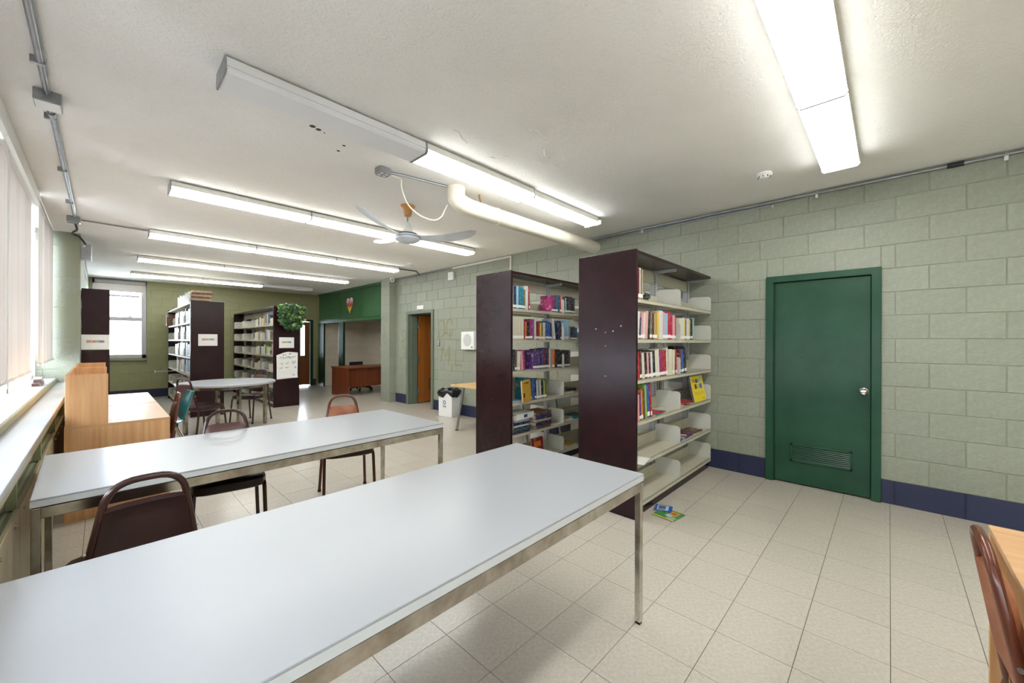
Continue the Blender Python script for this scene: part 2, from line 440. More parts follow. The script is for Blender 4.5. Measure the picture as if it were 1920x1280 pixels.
# ------------------------------------------------------------------ block walls
BL, BH = 0.4011, 0.20309
def sub_rects(L, Hh, ops):
    xs = sorted({0, L} | {o[0] for o in ops} | {o[1] for o in ops})
    xs = [x for x in xs if 0 <= x <= L]
    out = []
    for a, b in zip(xs, xs[1:]):
        mid = (a+b)/2; spans = sorted((o[2], o[3]) for o in ops if o[0] <= mid <= o[1]); z = 0
        for p, q in spans:
            if p > z: out.append((a, b, z, p))
            z = max(z, q)
        if z < Hh: out.append((a, b, z, Hh))
    return out
def block_wall(name, loc, rz, L, ops=(), phase=0.0, zone=0.2, bm='block', mm='mortar', base=True, label=None, limit=300, hh=H):
    """local x runs along the wall, -y faces the room, openings are (x0, x1, z0, z1)"""
    mb = MB()
    for a, b, p, q in sub_rects(L, hh, ops): mb.box(a, b, 0.005, zone, p, q)
    w = mb.build(name, M[mm]); w.location = loc; w.rotation_euler = (0, 0, rz)
    if base:
        nb = MB()
        for a, b, p, q in sub_rects(L, BH, [o_ for o_ in ops if o_[2] < BH]): nb.box(a, b, 0.004, 0.012, p, q)
        nb.build('base_joint', M['navy_mortar'], w)
    structure(w, label, 'wall' if label else None)
    R = Matrix.Rotation(rz, 3, 'Z'); N = R @ Vector((0, -1, 0)); cands = []
    for k in range(int(hh/BH)+1):
        z0, z1 = k*BH, min((k+1)*BH, hh)
        if z1 - z0 < 0.03: continue
        off = phase + (BL/2 if k % 2 else 0)
        i0 = int(math.floor(-off/BL)) - 1
        for i in range(i0, int(L/BL)+3):
            pcs = [(max(off + i*BL, 0), min(off + (i+1)*BL, L), z0, z1)]
            for (a, b, p, q) in ops:
                nx = []
                for (c0, c1, d0, d1) in pcs:
                    if c1 <= a or c0 >= b or d1 <= p or d0 >= q: nx.append((c0, c1, d0, d1)); continue
                    zz0, zz1 = d0, d1
                    if p > d0 + 0.02: nx.append((max(c0, a), min(c1, b), d0, p))
                    if q < d1 - 0.02: nx.append((max(c0, a), min(c1, b), q, d1))
                    if a > c0: nx.append((c0, a, zz0, zz1))
                    if b < c1: nx.append((b, c1, zz0, zz1))
                pcs = nx
            for (c0, c1, d0, d1) in pcs:
                if c1 - c0 < 0.025: continue
                ctr = Vector(loc) + R @ Vector(((c0+c1)/2, 0, (d0+d1)/2))
                cands.append((ctr, (c1-c0)*(d1-d0), N, (c0, c1, d0, d1, k)))
    near, rest = pick(cands, limit)
    jt = 0.0025; cache = {}
    def blk(mb, x0, x1, z0, z1):
        e = 0.003
        n = len(mb.v)
        mb.v += [(x0,0.02,z0),(x1,0.02,z0),(x1,0.02,z1),(x0,0.02,z1),(x0,e,z0),(x1,e,z0),(x1,e,z1),(x0,e,z1),
                 (x0+e,0,z0+e),(x1-e,0,z0+e),(x1-e,0,z1-e),(x0+e,0,z1-e)]
        for r in (0, 4):
            for i in range(4):
                j = (i+1) % 4; mb.f.append((n+r+i, n+r+j, n+r+4+j, n+r+4+i))
        mb.f.append((n+8, n+9, n+10, n+11))
    for c in near:
        c0, c1, d0, d1, k = c[3]; wd, ht = round(c1-c0, 3), round(d1-d0, 3)
        key = (wd, ht, base and k == 0)
        if key not in cache:
            q = MB(); blk(q, -wd/2+jt, wd/2-jt, -ht/2+jt, ht/2-jt)
            cache[key] = q.mesh('block', M['navy'] if key[2] else M[bm])
        link('block', cache[key], w, ((c0+c1)/2, random.uniform(-0.0008, 0.0008), (d0+d1)/2))
    for sel, nm, mt in ((lambda k: base and k == 0, 'base_blocks', 'navy'), (lambda k: not (base and k == 0), 'distant_blocks', bm)):
        q = MB()
        for c in rest:
            c0, c1, d0, d1, k = c[3]
            if sel(k): blk(q, c0+jt, c1-jt, d0+jt, d1-jt)
        if q.v:
            o = q.build(nm, M[mt], w); o['kind'] = 'stuff'
    return w

# right wall: local x = Y0 - Y, starting at the column and running towards the camera
YC = 8.62
D1 = (0.055, 0.905); D2 = (6.73, 7.72)
y_start = YC
def rx(y): return y_start - y
ph = (y_start + 0.0355) % BL
wall_right = block_wall('wall_right', (XR, y_start, 0), -PI/2, y_start + 3.2,
    [(rx(D1[1]), rx(D1[0]), 0, 2.046), (rx(D2[1]), rx(D2[0]), 0, 2.035)], phase=ph - BL,
    label='sage green painted block wall with navy base course')
# back wall
wall_back = block_wall('wall_back', (-0.45, YB, 0), 0, 5.36,
    [(0.31, 1.225, 0.96, H-0.01), (4.22, 5.05, 0.0, 2.03)], phase=0.1, bm='block_lamp_tint', label='green block wall at far end of the room, olive lamp tint in colour')
# left wall: the stepped in stretch beyond the windows and its return
wall_step = block_wall('wall_left', (-0.19, 7.9, 0), PI/2, YB-7.9, phase=0.2, label='narrow green block wall beyond the windows')
wall_ret = block_wall('wall_return', (-0.62, 7.9, 0), 0, 0.43, phase=0.1, zone=0.19, label='pale green block pier beside the last blind')
# the alcove off the right wall
alc_end = block_wall('wall_alcove_end', (4.72, 12.64, 0), 0, 1.5, phase=0.0, zone=0.15, bm='cream_block', mm='cream_mortar', base=False, label='cream block end wall of the alcove', hh=2.6)
alc_back = block_wall('wall_alcove_back', (6.05, 12.64, 0), -PI/2, 4.1, phase=0.15, zone=0.15, bm='cream_block', mm='cream_mortar', base=False, label='cream block back wall of the alcove', hh=2.6)
structure(B(4.72, 6.2, 8.5, 8.62, 0, 2.6).build('wall_alcove_near', M['cream_block']))
structure(B(5.2, 6.2, 8.5, 12.8, 2.55, 2.61).build('ceiling_alcove', M['ceiling']))
structure(B(XR, 4.95, 12.80, YB+0.2, 0, H).build('wall_corner', M['block_lamp_tint']))
# plain walls that close the room behind the camera
structure(B(-0.7, 4.95, -3.4, -3.2, 0, H).build('wall_rear', M['plain_wall']), 'plain green wall behind the viewpoint', 'wall')
# dark room behind the open orange door
bx = MB(); bx.box(6.2, 6.3, 5.4, 8.5, 0, 2.6); bx.box(4.95, 6.2, 5.4, 5.5, 0, 2.6); bx.box(4.95, 6.2, 8.38, 8.48, 0, 2.6); bx.box(4.95, 6.2, 5.5, 8.4, 2.5, 2.6)
structure(bx.build('wall_side_room', M['plain_wall']))

# column between door and alcove
col = structure(B(4.556, 4.9, 8.235, YC, 0, H).build('column_post', M['mortar']), 'pale green square column beside the alcove', 'column')
for k in range(14):
    z0, z1 = k*BH+0.002, min((k+1)*BH, H)-0.002
    B(4.55, 4.8, 8.23, YC-0.005, z0, z1).build('block', M['block'], col, bevel=0.0025, bseg=1)

# ------------------------------------------------------------------ window wall on the left
XW = -0.60
openings = [(-2.9, -1.15), (-0.95, 0.85), (1.05, 2.0), (2.2, 3.95), (4.1, 5.95), (6.12, 7.88)]
wl = MB(); L0 = -3.2
wl.box(-0.72, -0.42, -3.2, 7.9, 0, 0.84)
wl.box(-0.72, -0.58, -3.2, 7.9, 0.84, 0.88)
wl.box(-0.72, XW+0.02, -3.2, 7.9, 2.76, H)
prev = -3.2
for a, b in openings + [(7.9, 7.9)]:
    if a > prev: wl.box(-0.72, XW+0.02, prev, a, 0.88, 2.76)
    prev = b
structure(wl.build('wall_window_side', M['white_paint']), 'white window wall along the left side', 'wall')
for n, (a, b) in enumerate(openings):
    fr = MB(); t = 0.05
    fr.box(XW-0.06, XW, a, a+t, 0.88, 2.76); fr.box(XW-0.06, XW, b-t, b, 0.88, 2.76)
    fr.box(XW-0.06, XW, a, b, 0.88, 0.95); fr.box(XW-0.06, XW, a, b, 2.69, 2.76)
    w = structure(fr.build('window_%d' % (n+1), M['window_frame'], bevel=0.004, bseg=1))
    w['label'] = ['white sash window out of view at the rear','white sash window beside the viewpoint','narrow white sash window near the front table',
                  'white sash window at the left picture edge','white sash window behind the nearest blind','white sash window behind the blind by the pier'][n]
    mid = (a+b)/2
    B(XW-0.05, XW-0.005, mid-0.03, mid+0.03, 0.95, 2.69).build('mullion', M['window_frame'], w, bevel=0.003, bseg=1)
    for (p, q) in ((a+t, mid-0.03), (mid+0.03, b-t)):
        B(XW-0.045, XW-0.01, p, q, 1.80, 1.86).build('meeting_rail', M['window_frame'], w, bevel=0.003, bseg=1)
        B(XW-0.034, XW-0.030, p, q, 0.95, 1.80).build('pane', M['glass'], w)
        B(XW-0.034, XW-0.030, p, q, 1.86, 2.69).build('pane', M['glass'], w)
# window sill and radiator casing
s = structure(B(-0.62, -0.405, -3.2, 7.9, 0.862, 0.90).build('window_sill', M['sill'], bevel=0.006), 'white painted window sill with green front lip', 'sill')
B(-0.412, -0.398, -3.2, 7.9, 0.846, 0.894).build('front_lip', M['rad_green'], s, bevel=0.004)
rc = empty('radiator_casing', (-0.25, 2.35, 0))
tag(rc, 'long sage metal radiator casing with white counter under the windows', 'radiator cover')
def rcb(x0, x1, y0, y1, z0, z1): return B(x0+0.25, x1+0.25, y0-2.35, y1-2.35, z0, z1)
rcb(-0.42, -0.245, -3.2, 7.9, 0.815, 0.842).build('counter', M['sill'], rc, bevel=0.004)
rcb(-0.262, -0.246, -3.2, 7.9, 0.79, 0.816).build('counter_edge', M['rad_panel'], rc)
ys = [-2.3, -1.28, -0.26, 0.76, 1.77, 2.77, 3.79, 4.86, 5.9, 6.9]
for y in ys:
    rcb(-0.285, -0.252, y-0.03, y, 0.655, 0.792).build('post', M['rad_green'], rc, bevel=0.002, bseg=1)
e = [-3.2] + [y-0.01 for y in ys] + [7.9]
for a, b in zip(e, e[1:]):
    rcb(-0.262, -0.245, a+0.004, b-0.004, 0.02, 0.66).build('lower_panel', M['rad_panel'], rc, bevel=0.003, bseg=1)
    for zz in (0.62, 0.1):
        for yy in (a+0.14, b-0.14, (a+b)/2):
            MB().tube([(0.004, yy-2.35, zz), (0.010, yy-2.35, zz)], 0.008, 8).build('bolt', M['steel'], rc)
rcb(-0.419, -0.262, -3.2, 7.9, 0.645, 0.652).build('grille_shelf', M['grille'], rc)
rcb(-0.419, -0.412, -3.2, 7.9, 0.652, 0.80).build('grille_back', M['grille'], rc)

# roller blinds
def blind(y0, y1, xf, zb, label, valance=True, chain=None):
    r = empty('roller_blind', (xf, (y0+y1)/2, zb)); h2 = (y1-y0)/2
    tag(r, label, 'roller blind', 'beige roller blinds along the window wall')
    rows = []
    for i in range(17):
        t = -h2 + 2*h2*i/16
        wv = 0.003*math.sin(i*1.1)
        rows.append([(wv*0.2, t, (H-0.09 if valance else H-0.003)-zb), (wv, t, (H-zb)*0.5), (wv*1.6, t, 0)])
    MB().grid(rows).build('fabric', M['blind'], r, solid=0.001, smooth=True)
    MB().tube([(0, -h2, 0), (0, h2, 0)], 0.011, 8).build('hem_bar', M['blind'], r)
    MB().tube([(-0.015, -h2, H-0.075-zb), (-0.015, h2, H-0.075-zb)], 0.022, 12).build('roller', M['white_plastic'], r)
    if valance:
        v = MB().prism([(-0.055, -0.16), (0.03, -0.16), (0.045, -0.13), (0.045, 0), (-0.055, 0)], -h2-0.02, h2+0.1, 'y')
        v.v = [(p[0], p[1], p[2] + H - zb) for p in v.v]
        v.build('valance', M['white_plastic'], r, bevel=0.006)
    if chain is not None:
        ya = chain - (y0+y1)/2; pts = []; top = H-0.17-zb; bot = 0.02
        for i in range(25): pts.append((0.028, ya-0.045*(i/24), top + (bot-top)*i/24))
        for i in range(1, 8): pts.append((0.028, ya-0.045-0.025*math.cos(i*PI/8)+0.025-0.01*i/8, bot-0.05*math.sin(i*PI/8)))
        for i in range(25): pts.append((0.028, ya-0.05+0.10*(i/24), bot + (top-bot)*i/24))
        MB().tube(pts, 0.0035, 6).build('bead_chain', M['white_plastic'], r)
    return r
blind(6.12, 7.86, -0.43, 1.15, 'beige roller blind hanging beside the pale green pier', False, 6.2)
blind(4.08, 5.86, -0.455, 1.10, 'beige roller blind with white valance nearest in view', True, 4.25)
blind(2.2, 3.94, -0.455, 1.10, 'beige roller blind cut off by left picture edge', True)
blind(1.05, 2.0, -0.455, 1.10, 'narrow beige roller blind left of the front table')
blind(-0.95, 0.85, -0.455, 1.10, 'beige roller blind beside the viewpoint')
blind(-2.9, -1.15, -0.455, 1.10, 'beige roller blind at the rear of the window wall')
# small stacked metal blocks on the sill
for i, (dz, dy, lab) in enumerate(((0.9, 0, 'lower grey metal block of the pair on window sill'), (0.94, 0.02, 'upper grey metal block of the pair on window sill'))):
    o = B(-0.035, 0.03, -0.18, 0.2, 0, 0.038).build('metal_block', M['steel'], None, bevel=0.004)
    o.location = (-0.475, 6.75+dy, dz); o.rotation_euler = (0, 0, 0.05*i)
    tag(o, lab, 'metal block', 'metal blocks on the sill')
    B(-0.03, 0.025, -0.188, -0.18, 0.004, 0.034).build('end_cap', M['vinyl_brown'], o)

# back window
bw = MB(); a, b, p, q = -0.14, 0.775, 0.96, H-0.01
for t in ((a, a+0.09, YB+0.02, YB+0.12, p, q), (b-0.09, b, YB+0.02, YB+0.12, p, q), (a, b, YB+0.02, YB+0.12, p, p+0.1), (a, b, YB+0.02, YB+0.12, q-0.12, q)): bw.box(*t)
w = structure(bw.build('window_7', M['window_grey'], bevel=0.01), 'grey framed sash window in the far wall', 'window')
B(a+0.09, b-0.09, YB+0.035, YB+0.10, 1.86, 1.95).build('meeting_rail', M['window_grey'], w, bevel=0.006)
B(a+0.09, b-0.09, YB+0.06, YB+0.066, p+0.1, 1.86).build('pane', M['glass'], w)
B(a+0.09, b-0.09, YB+0.08, YB+0.086, 1.95, q-0.12).build('pane', M['glass'], w)
B(a+0.12, b-0.12, YB+0.03, YB+0.06, q-0.40, q-0.35).build('upper_bar', M['window_grey'], w, bevel=0.004)
B(0.46, 0.52, YB+0.0, YB+0.04, 1.95, 1.975).build('sash_lock', M['steel'], w, bevel=0.004)
B(a-0.02, b+0.01, YB-0.06, YB+0.06, p-0.05, p).build('sill', M['rad_green'], w, bevel=0.006)
rb = empty('roller_blind', (0.32, YB-0.03, 2.60))
tag(rb, 'rolled up grey blind across the top of the far window', 'roller blind')
MB().tube([(-0.42, 0, 0.16), (0.43, 0, 0.16)], 0.045, 12).build('roller', M['window_grey'], rb, smooth=True)
B(-0.42, 0.43, 0.0, 0.004, -0.06, 0.16).build('fabric', M['blind'], rb)

# ------------------------------------------------------------------ doors
def louver(parent, x0, x1, z0, z1, y, m, n=9):
    fr = MB(); t = 0.018
    fr.box(x0, x1, y-0.012, y, z0, z0+t); fr.box(x0, x1, y-0.012, y, z1-t, z1)
    fr.box(x0, x0+t, y-0.012, y, z0, z1); fr.box(x1-t, x1, y-0.012, y, z0, z1)
    f = fr.build('louver_frame', m, parent, bevel=0.002, bseg=1)
    B(x0+t, x1-t, y-0.002, y+0.0, z0+t, z1-t).build('louver_back', M['black'], f)
    st = (z1-z0-2*t)/n
    for i in range(n):
        z = z0+t+st*i
        MB().prism([(y-0.011, z+0.002), (y-0.003, z+st*0.75), (y-0.001, z+st*0.75), (y-0.009, z+0.002)], x0+t, x1-t, 'x').build('louver_slat', m, f)
# green door 1 : local frame, local x along -Y, -y to the room
d = structure(empty('door_1', (XR, D1[1], 0), -PI/2), 'green metal door with low louvre and round knob', 'door')
w = D1[1]-D1[0]
fr = MB(); ft = 0.06; dp = 0.03
fr.prism([(-0.005, 0), (ft, 0), (ft, 2.05-ft), (w-ft, 2.05-ft), (w-ft, 0), (w+0.005, 0), (w+0.005, 2.052), (-0.005, 2.052)], -dp, 0.13, 'y')
fr.build('door_frame', M['green_door'], d, bevel=0.004)
lf = B(ft+0.012, w-ft-0.004, 0.004, 0.045, 0.012, 2.05-ft-0.005).build('door_leaf', M['green_door'], d, bevel=0.003)
B(ft, ft+0.014, 0.0, 0.01, 0, 1.99).build('door_stop', M['green_trim'], d)
louver(lf, 0.20, 0.665, 0.225, 0.40, 0.004, M['green_door'], 8)
kn = MB(); prof = [(0.006, 0), (0.032, 0.0), (0.032, 0.006), (0.012, 0.012), (0.012, 0.03), (0.026, 0.04), (0.03, 0.052), (0.022, 0.064), (0.006, 0.067)]
kn.lathe(prof, 0, 0, 20)
k = kn.build('knob', mat('polished_knob', (230, 228, 226), 0.08, 1.0), lf, smooth=True); k.location = (0.742, 0.004, 0.955); k.rotation_euler = (PI/2, 0, 0)
B(0.27, 0.31, 0.002, 0.004, 1.245, 1.25).build('dent', M['green_trim'], lf)
structure(B(4.86, 4.9, D1[0]-.1, D1[1]+.1, 0, 2.2).build('light_stop_behind_door', M['black']))  # added unseen backing that stops daylight leaking round the closed door
# open orange door 2
d = structure(empty('door_2', (XR, D2[1], 0), -PI/2), 'orange wooden door standing open in grey green frame', 'door')
w = D2[1]-D2[0]; ft = 0.06
fr = MB(); fr.prism([(-0.01, 0), (ft, 0), (ft, 2.04-ft), (w-ft, 2.04-ft), (w-ft, 0), (w+0.01, 0), (w+0.01, 2.045), (-0.01, 2.045)], -0.03, 0.22, 'y')
fr.box(ft, ft+0.02, 0.04, 0.2, 0, 2.0)
fr.build('door_frame', M['grey_trim'], d, bevel=0.004)
# leaf swung into the side room, lying along world +X
lf = B(0, 0.045, 0.0, 0.86, 0.015, 1.965).build('door_leaf', M['orange_door'], d, bevel=0.003)
lf.location = (0.045, 0.235, 0); lf.rotation_euler = (0, 0, 0.05)
B(0.045, 0.052, 0.28, 0.80, 1.30, 1.74).build('glass_frame', M['orange_door'], lf, bevel=0.003, bseg=1)
B(0.0525, 0.055, 0.31, 0.77, 1.33, 1.71).build('dark_pane', M['dark_glass'], lf)
for z in (0.28, 1.02, 1.74):
    B(-0.006, 0.052, -0.03, 0.0, z-0.06, z+0.06).build('hinge', M['steel'], lf, bevel=0.002, bseg=1)
lv = MB()
for i in range(8): lv.box(0.046, 0.052, 0.28, 0.80, 0.30+i*0.028, 0.318+i*0.028)
B(0.0455, 0.048, 0.27, 0.81, 0.28, 0.54).build('louver_back', M['asphalt'], lf)
for i in range(8): B(0.046, 0.053, 0.28, 0.80, 0.30+i*0.028, 0.316+i*0.028).build('louver_slat', M['orange_door'], lf)
# back door with bright slit window
d = structure(empty('door_3', (3.77, YB, 0), 0), 'brown wooden door with tall slit window in the far wall', 'door')
w = 0.83
fr = MB(); fr.prism([(0, 0), (0.06, 0), (0.06, 1.99), (w-0.06, 1.99), (w-0.06, 0), (w+0.02, 0), (w+0.02, 2.05), (0, 2.05)], -0.03, 0.15, 'y')
fr.build('door_frame', M['green_trim'], d, bevel=0.004)
lf = MB(); sx = (0.50, 0.62)
lf.box(0.065, sx[0], 0.03, 0.07, 0.03, 1.98); lf.box(sx[1], w-0.065, 0.03, 0.07, 0.03, 1.98)
lf.box(sx[0], sx[1], 0.03, 0.07, 0.03, 0.94); lf.box(sx[0], sx[1], 0.03, 0.07, 1.88, 1.98)
l = lf.build('door_leaf', mat('brown_oak_door', (128, 74, 34), 0.35, var=0.2, vscale=20, vstretch=(1, 1, .05)), d)
B(sx[0], sx[1], 0.045, 0.05, 0.94, 1.88).build('pane', M['glass'], l)

# ------------------------------------------------------------------ green overhead cupboards and alcove doors
cb = structure(empty('overhead_cupboards', (4.70, 8.62, 1.93)), 'dark green painted overhead cupboards above the alcove', 'cupboard')
B(0.02, 0.5, 0, 4.25, 0.0, H-1.93).build('carcass', M['green_cab'], cb)
B(-0.005, 0.03, 0, 4.25, 0.0, 0.05).build('bottom_rail', M['green_cab'], cb, bevel=0.006)
B(-0.012, 0.03, 0, 4.25, 0.05, 0.075).build('ledge', M['green_cab'], cb, bevel=0.005)
B(-0.005, 0.03, 0, 4.25, 0.83, H-1.93).build('top_rail', M['green_cab'], cb, bevel=0.005)
for (a, b) in ((0.02, 1.28), (1.33, 2.67), (2.72, 4.2)):
    p = B(0.0, 0.024, a, b, 0.085, 0.825).build('cupboard_door', M['green_cab'], cb, bevel=0.004)
for y in (1.29, 2.68): B(-0.008, 0.03, y, y+0.035, 0.075, 0.83).build('stile', M['green_cab'], cb, bevel=0.004)
ld = structure(empty('door_4', (4.70, 12.46, 0)), 'dark green alcove door leaf folded back by far corner', 'door')
B(0, 0.05, 0, 0.42, 0, 1.93).build('door_leaf', M['green_trim'], ld, bevel=0.004)
B(-0.03, 0, 0.10, 0.17, 0.99, 1.01).build('handle', M['steel'], ld, bevel=0.003)
ld = structure(empty('door_5', (4.70, 11.06, 0)), 'green alcove door leaf standing behind the desk', 'door')
B(0, 0.06, 0, 0.30, 0, 1.93).build('door_leaf', M['green_trim'], ld, bevel=0.004)
B(-0.03, 0, 0.08, 0.15, 0.97, 0.99).build('handle', M['steel'], ld, bevel=0.003)
B(0.0, 0.02, 0.30, 0.325, 1.02, 1.81).build('edge_strip', M['white_plastic'], ld)
# paper heart
hp = []
for i in range(40):
    t = 2*PI*i/40
    hp.append((0.0125*16*math.sin(t)**3, 0.0148*(13*math.cos(t)-5*math.cos(2*t)-2*math.cos(3*t)-math.cos(4*t))))
def heart_mat():
    mt = bpy.data.materials.new('painted_heart'); mt.use_nodes = True; nt = mt.node_tree; b = nt.nodes['Principled BSDF']
    tc = nt.nodes.new('ShaderNodeTexCoord'); sp = nt.nodes.new('ShaderNodeSeparateXYZ'); nz = nt.nodes.new('ShaderNodeTexNoise')
    nz.inputs['Scale'].default_value = 22
    nt.links.new(tc.outputs['Object'], sp.inputs[0]); nt.links.new(tc.outputs['Object'], nz.inputs['Vector'])
    ma = nt.nodes.new('ShaderNodeMath'); ma.operation = 'MULTIPLY_ADD'; ma.inputs[1].default_value = 2.4; ma.inputs[2].default_value = 0.3
    nt.links.new(sp.outputs[2], ma.inputs[0])
    a2 = nt.nodes.new('ShaderNodeMath'); a2.operation = 'MULTIPLY_ADD'; a2.inputs[1].default_value = 0.5
    nt.links.new(nz.outputs['Fac'], a2.inputs[0]); nt.links.new(ma.outputs[0], a2.inputs[2])
    rp = nt.nodes.new('ShaderNodeValToRGB'); e = rp.color_ramp.elements
    e[0].position = 0.2; e[0].color = lin((236, 190, 60)) + (1,); e[1].position = 0.9; e[1].color = lin((238, 226, 232)) + (1,)
    for p, c in ((0.38, (228, 140, 40)), (0.48, (150, 40, 52)), (0.66, (206, 116, 136))):
        x = e.new(p); x.color = lin(c) + (1,)
    nt.links.new(a2.outputs[0], rp.inputs[0]); nt.links.new(rp.outputs[0], b.inputs['Base Color'])
    return mt
o = MB().prism(hp, 0, 0.008, 'x').build('paper_heart', heart_mat()); o.location = (4.689, 10.62, 2.39)
tag(o, 'pink and yellow painted paper heart on green cupboard door', 'paper heart')

# ------------------------------------------------------------------ ceiling lights
rows_y = [-1.96, 0.28, 2.51, 4.74, 6.97, 9.20, 11.43]
rn = ['out of view behind the viewpoint', 'in the row above the green door', 'in the row crossing the white pipe', 'in the row behind the ceiling fan',
      'in the row with the conduit', 'in the second row from the far wall', 'in the row nearest the far wall']
sn = ['window end', 'middle', 'right wall end']
LX = [(0.43, 1.615), (1.62, 2.805), (2.81, 3.995)]
def lamp(ri, si):
    y = rows_y[ri]; a, b = LX[si]; L = b-a
    state = 'lit'
    if ri == 2 and si == 0: state = 'off'
    if ri == 2 and si == 2: state = 'bare'
    if ri == 6 and si == 2: state = 'off'
    desc = {'lit': 'lit fluorescent ceiling light', 'off': 'unlit fluorescent ceiling light', 'bare': 'uncovered twin tube ceiling light'}[state]
    r = empty('ceiling_light', (a, y, H-0.09))
    tag(r, '%s at %s %s' % (desc, sn[si], rn[ri]), 'ceiling light', 'fluorescent ceiling lights')
    B(0.006, L-0.006, -0.075, 0.075, 0.035, 0.09).build('housing', M['white_paint'], r, bevel=0.004, bseg=1)
    if state == 'bare':
        B(0, 0.02, -0.10, 0.10, 0.0, 0.05).build('end_plate', M['white_paint'], r); B(L-0.02, L, -0.11, 0.11, 0.0, 0.05).build('end_plate', M['white_paint'], r)
        for t in (-0.055, 0.055):
            MB().tube([(0.02, t, 0.014), (L-0.02, t, 0.014)], 0.017, 12).build('tube', M['tube_lit'], r, smooth=True)
            B(L-0.05, L-0.02, t-0.012, t+0.012, 0.005, 0.036).build('lamp_holder', M['white_plastic'], r)
        return
    pr = [(-0.115, 0.016), (-0.098, 0.0), (0.098, 0.0), (0.115, 0.016), (0.105, 0.078), (-0.105, 0.078)]
    pr = [(-0.112, 0.014), (-0.098, 0.0), (0.098, 0.0), (0.112, 0.014), (0.111, 0.03), (-0.111, 0.03)]
    MB().prism([(-0.113, 0.03), (0.113, 0.03), (0.105, 0.078), (-0.105, 0.078)], 0.004, L-0.004, 'x').build('diffuser_skirt', M['white_paint'] if state == 'lit' else M['diffuser_off'], r)
    MB().prism(pr, 0.004, L-0.004, 'x').build('diffuser', M['diffuser_lit'] if state == 'lit' else M['diffuser_off'], r, bevel=0.004, bseg=2)
    pe = [(-0.118, 0.012), (-0.1, -0.006), (0.1, -0.006), (0.118, 0.012), (0.108, 0.082), (-0.108, 0.082)]
    for x in (-0.002, L-0.005): MB().prism(pe, x, x+0.007, 'x').build('end_cap', M['steel'], r)
for ri in range(7):
    for si in range(3): lamp(ri, si)

# ------------------------------------------------------------------ things on the ceiling
f = empty('ceiling_fan', (2.26, 3.71, 2.44)); tag(f, 'three blade white ceiling fan with amber ceiling cup', 'ceiling fan')
MB().lathe([(0.075, 0.394), (0.078, 0.38), (0.05, 0.35), (0.045, 0.31), (0.036, 0.285), (0.02, 0.28)], 0, 0, 24).build('ceiling_cup', M['fan_orange'], f, smooth=True)
MB().tube([(0, 0, 0.10), (0, 0, 0.30)], 0.009, 10).build('rod', M['steel'], f)
MB().lathe([(0.02, 0.22), (0.03, 0.2), (0.05, 0.13), (0.055, 0.10)], 0, 0, 20).build('rod_cover', M['white_plastic'], f, smooth=True)
MB().lathe([(0.08, 0.10), (0.10, 0.095), (0.10, 0.08)], 0, 0, 28).build('vent_ring', M['cable_black'], f, smooth=True)
h = MB().lathe([(0.10, 0.085), (0.128, 0.075), (0.134, 0.055), (0.128, 0.03), (0.09, 0.008), (0.02, 0.0)], 0, 0, 32).build('motor_housing', M['fan_white'], f, smooth=True)
MB().lathe([(0.1345, 0.058), (0.1355, 0.055), (0.1345, 0.051)], 0, 0, 32).build('blue_line', M['fan_blue'], h, smooth=True)
for ang in (203, 327, 88):
    a = math.radians(ang); rows = []
    for i in range(11):
        t = i/10; r = 0.11 + 0.62*t; wd = 0.034 + 0.042*min(1, t*1.6)
        if t > 0.85: wd *= (1 - ((t-0.85)/0.15)**2*0.6)
        z = 0.065 + 0.10*t**2.2; tw = -0.42*(1-t*0.25)
        rows.append([(r, s*wd, z + s*wd*tw - 0.004*s*s) for s in (-1, -0.5, 0, 0.5, 1)])
    b = MB().grid(rows).build('blade', M['fan_white'], f, solid=0.004, smooth=True); b.rotation_euler = (0, 0, a)
# insulated pipe
pp = fillet([(2.30, 2.93, H), (2.30, 2.93, 2.68), (4.73, 2.93, 2.685)], 0.24, 9)
o = empty('insulated_pipe', (2.30, 2.93, 2.68)); tag(o, 'white insulated pipe with elbow running to the right wall', 'pipe')
MB().tube([Vector(p)-Vector((2.30, 2.93, 2.68)) for p in pp], 0.083, 20).build('wrapped_pipe', M['pipe'], o, smooth=True)
for x in (0.32, 0.75): MB().tube([(x, 0, 0.002), (x+0.02, 0, 0.002)], 0.0845, 20).build('wrap_band', M['white_paint'], o, smooth=True)
MB().tube([(0.27, -0.02, 0.154), (0.27, -0.02, 0.12), (0.28, -0.03, 0.08)], 0.008, 8).build('hanger', M['rope'], o)
ring = [(0.52 + 0.012*math.sin(t*0.9), 0.087*math.cos(t*0.3), 0.087*math.sin(t*0.3)) for t in range(22)]
MB().tube(ring, 0.0035, 6).build('tie_wire', M['cable_white'], o)
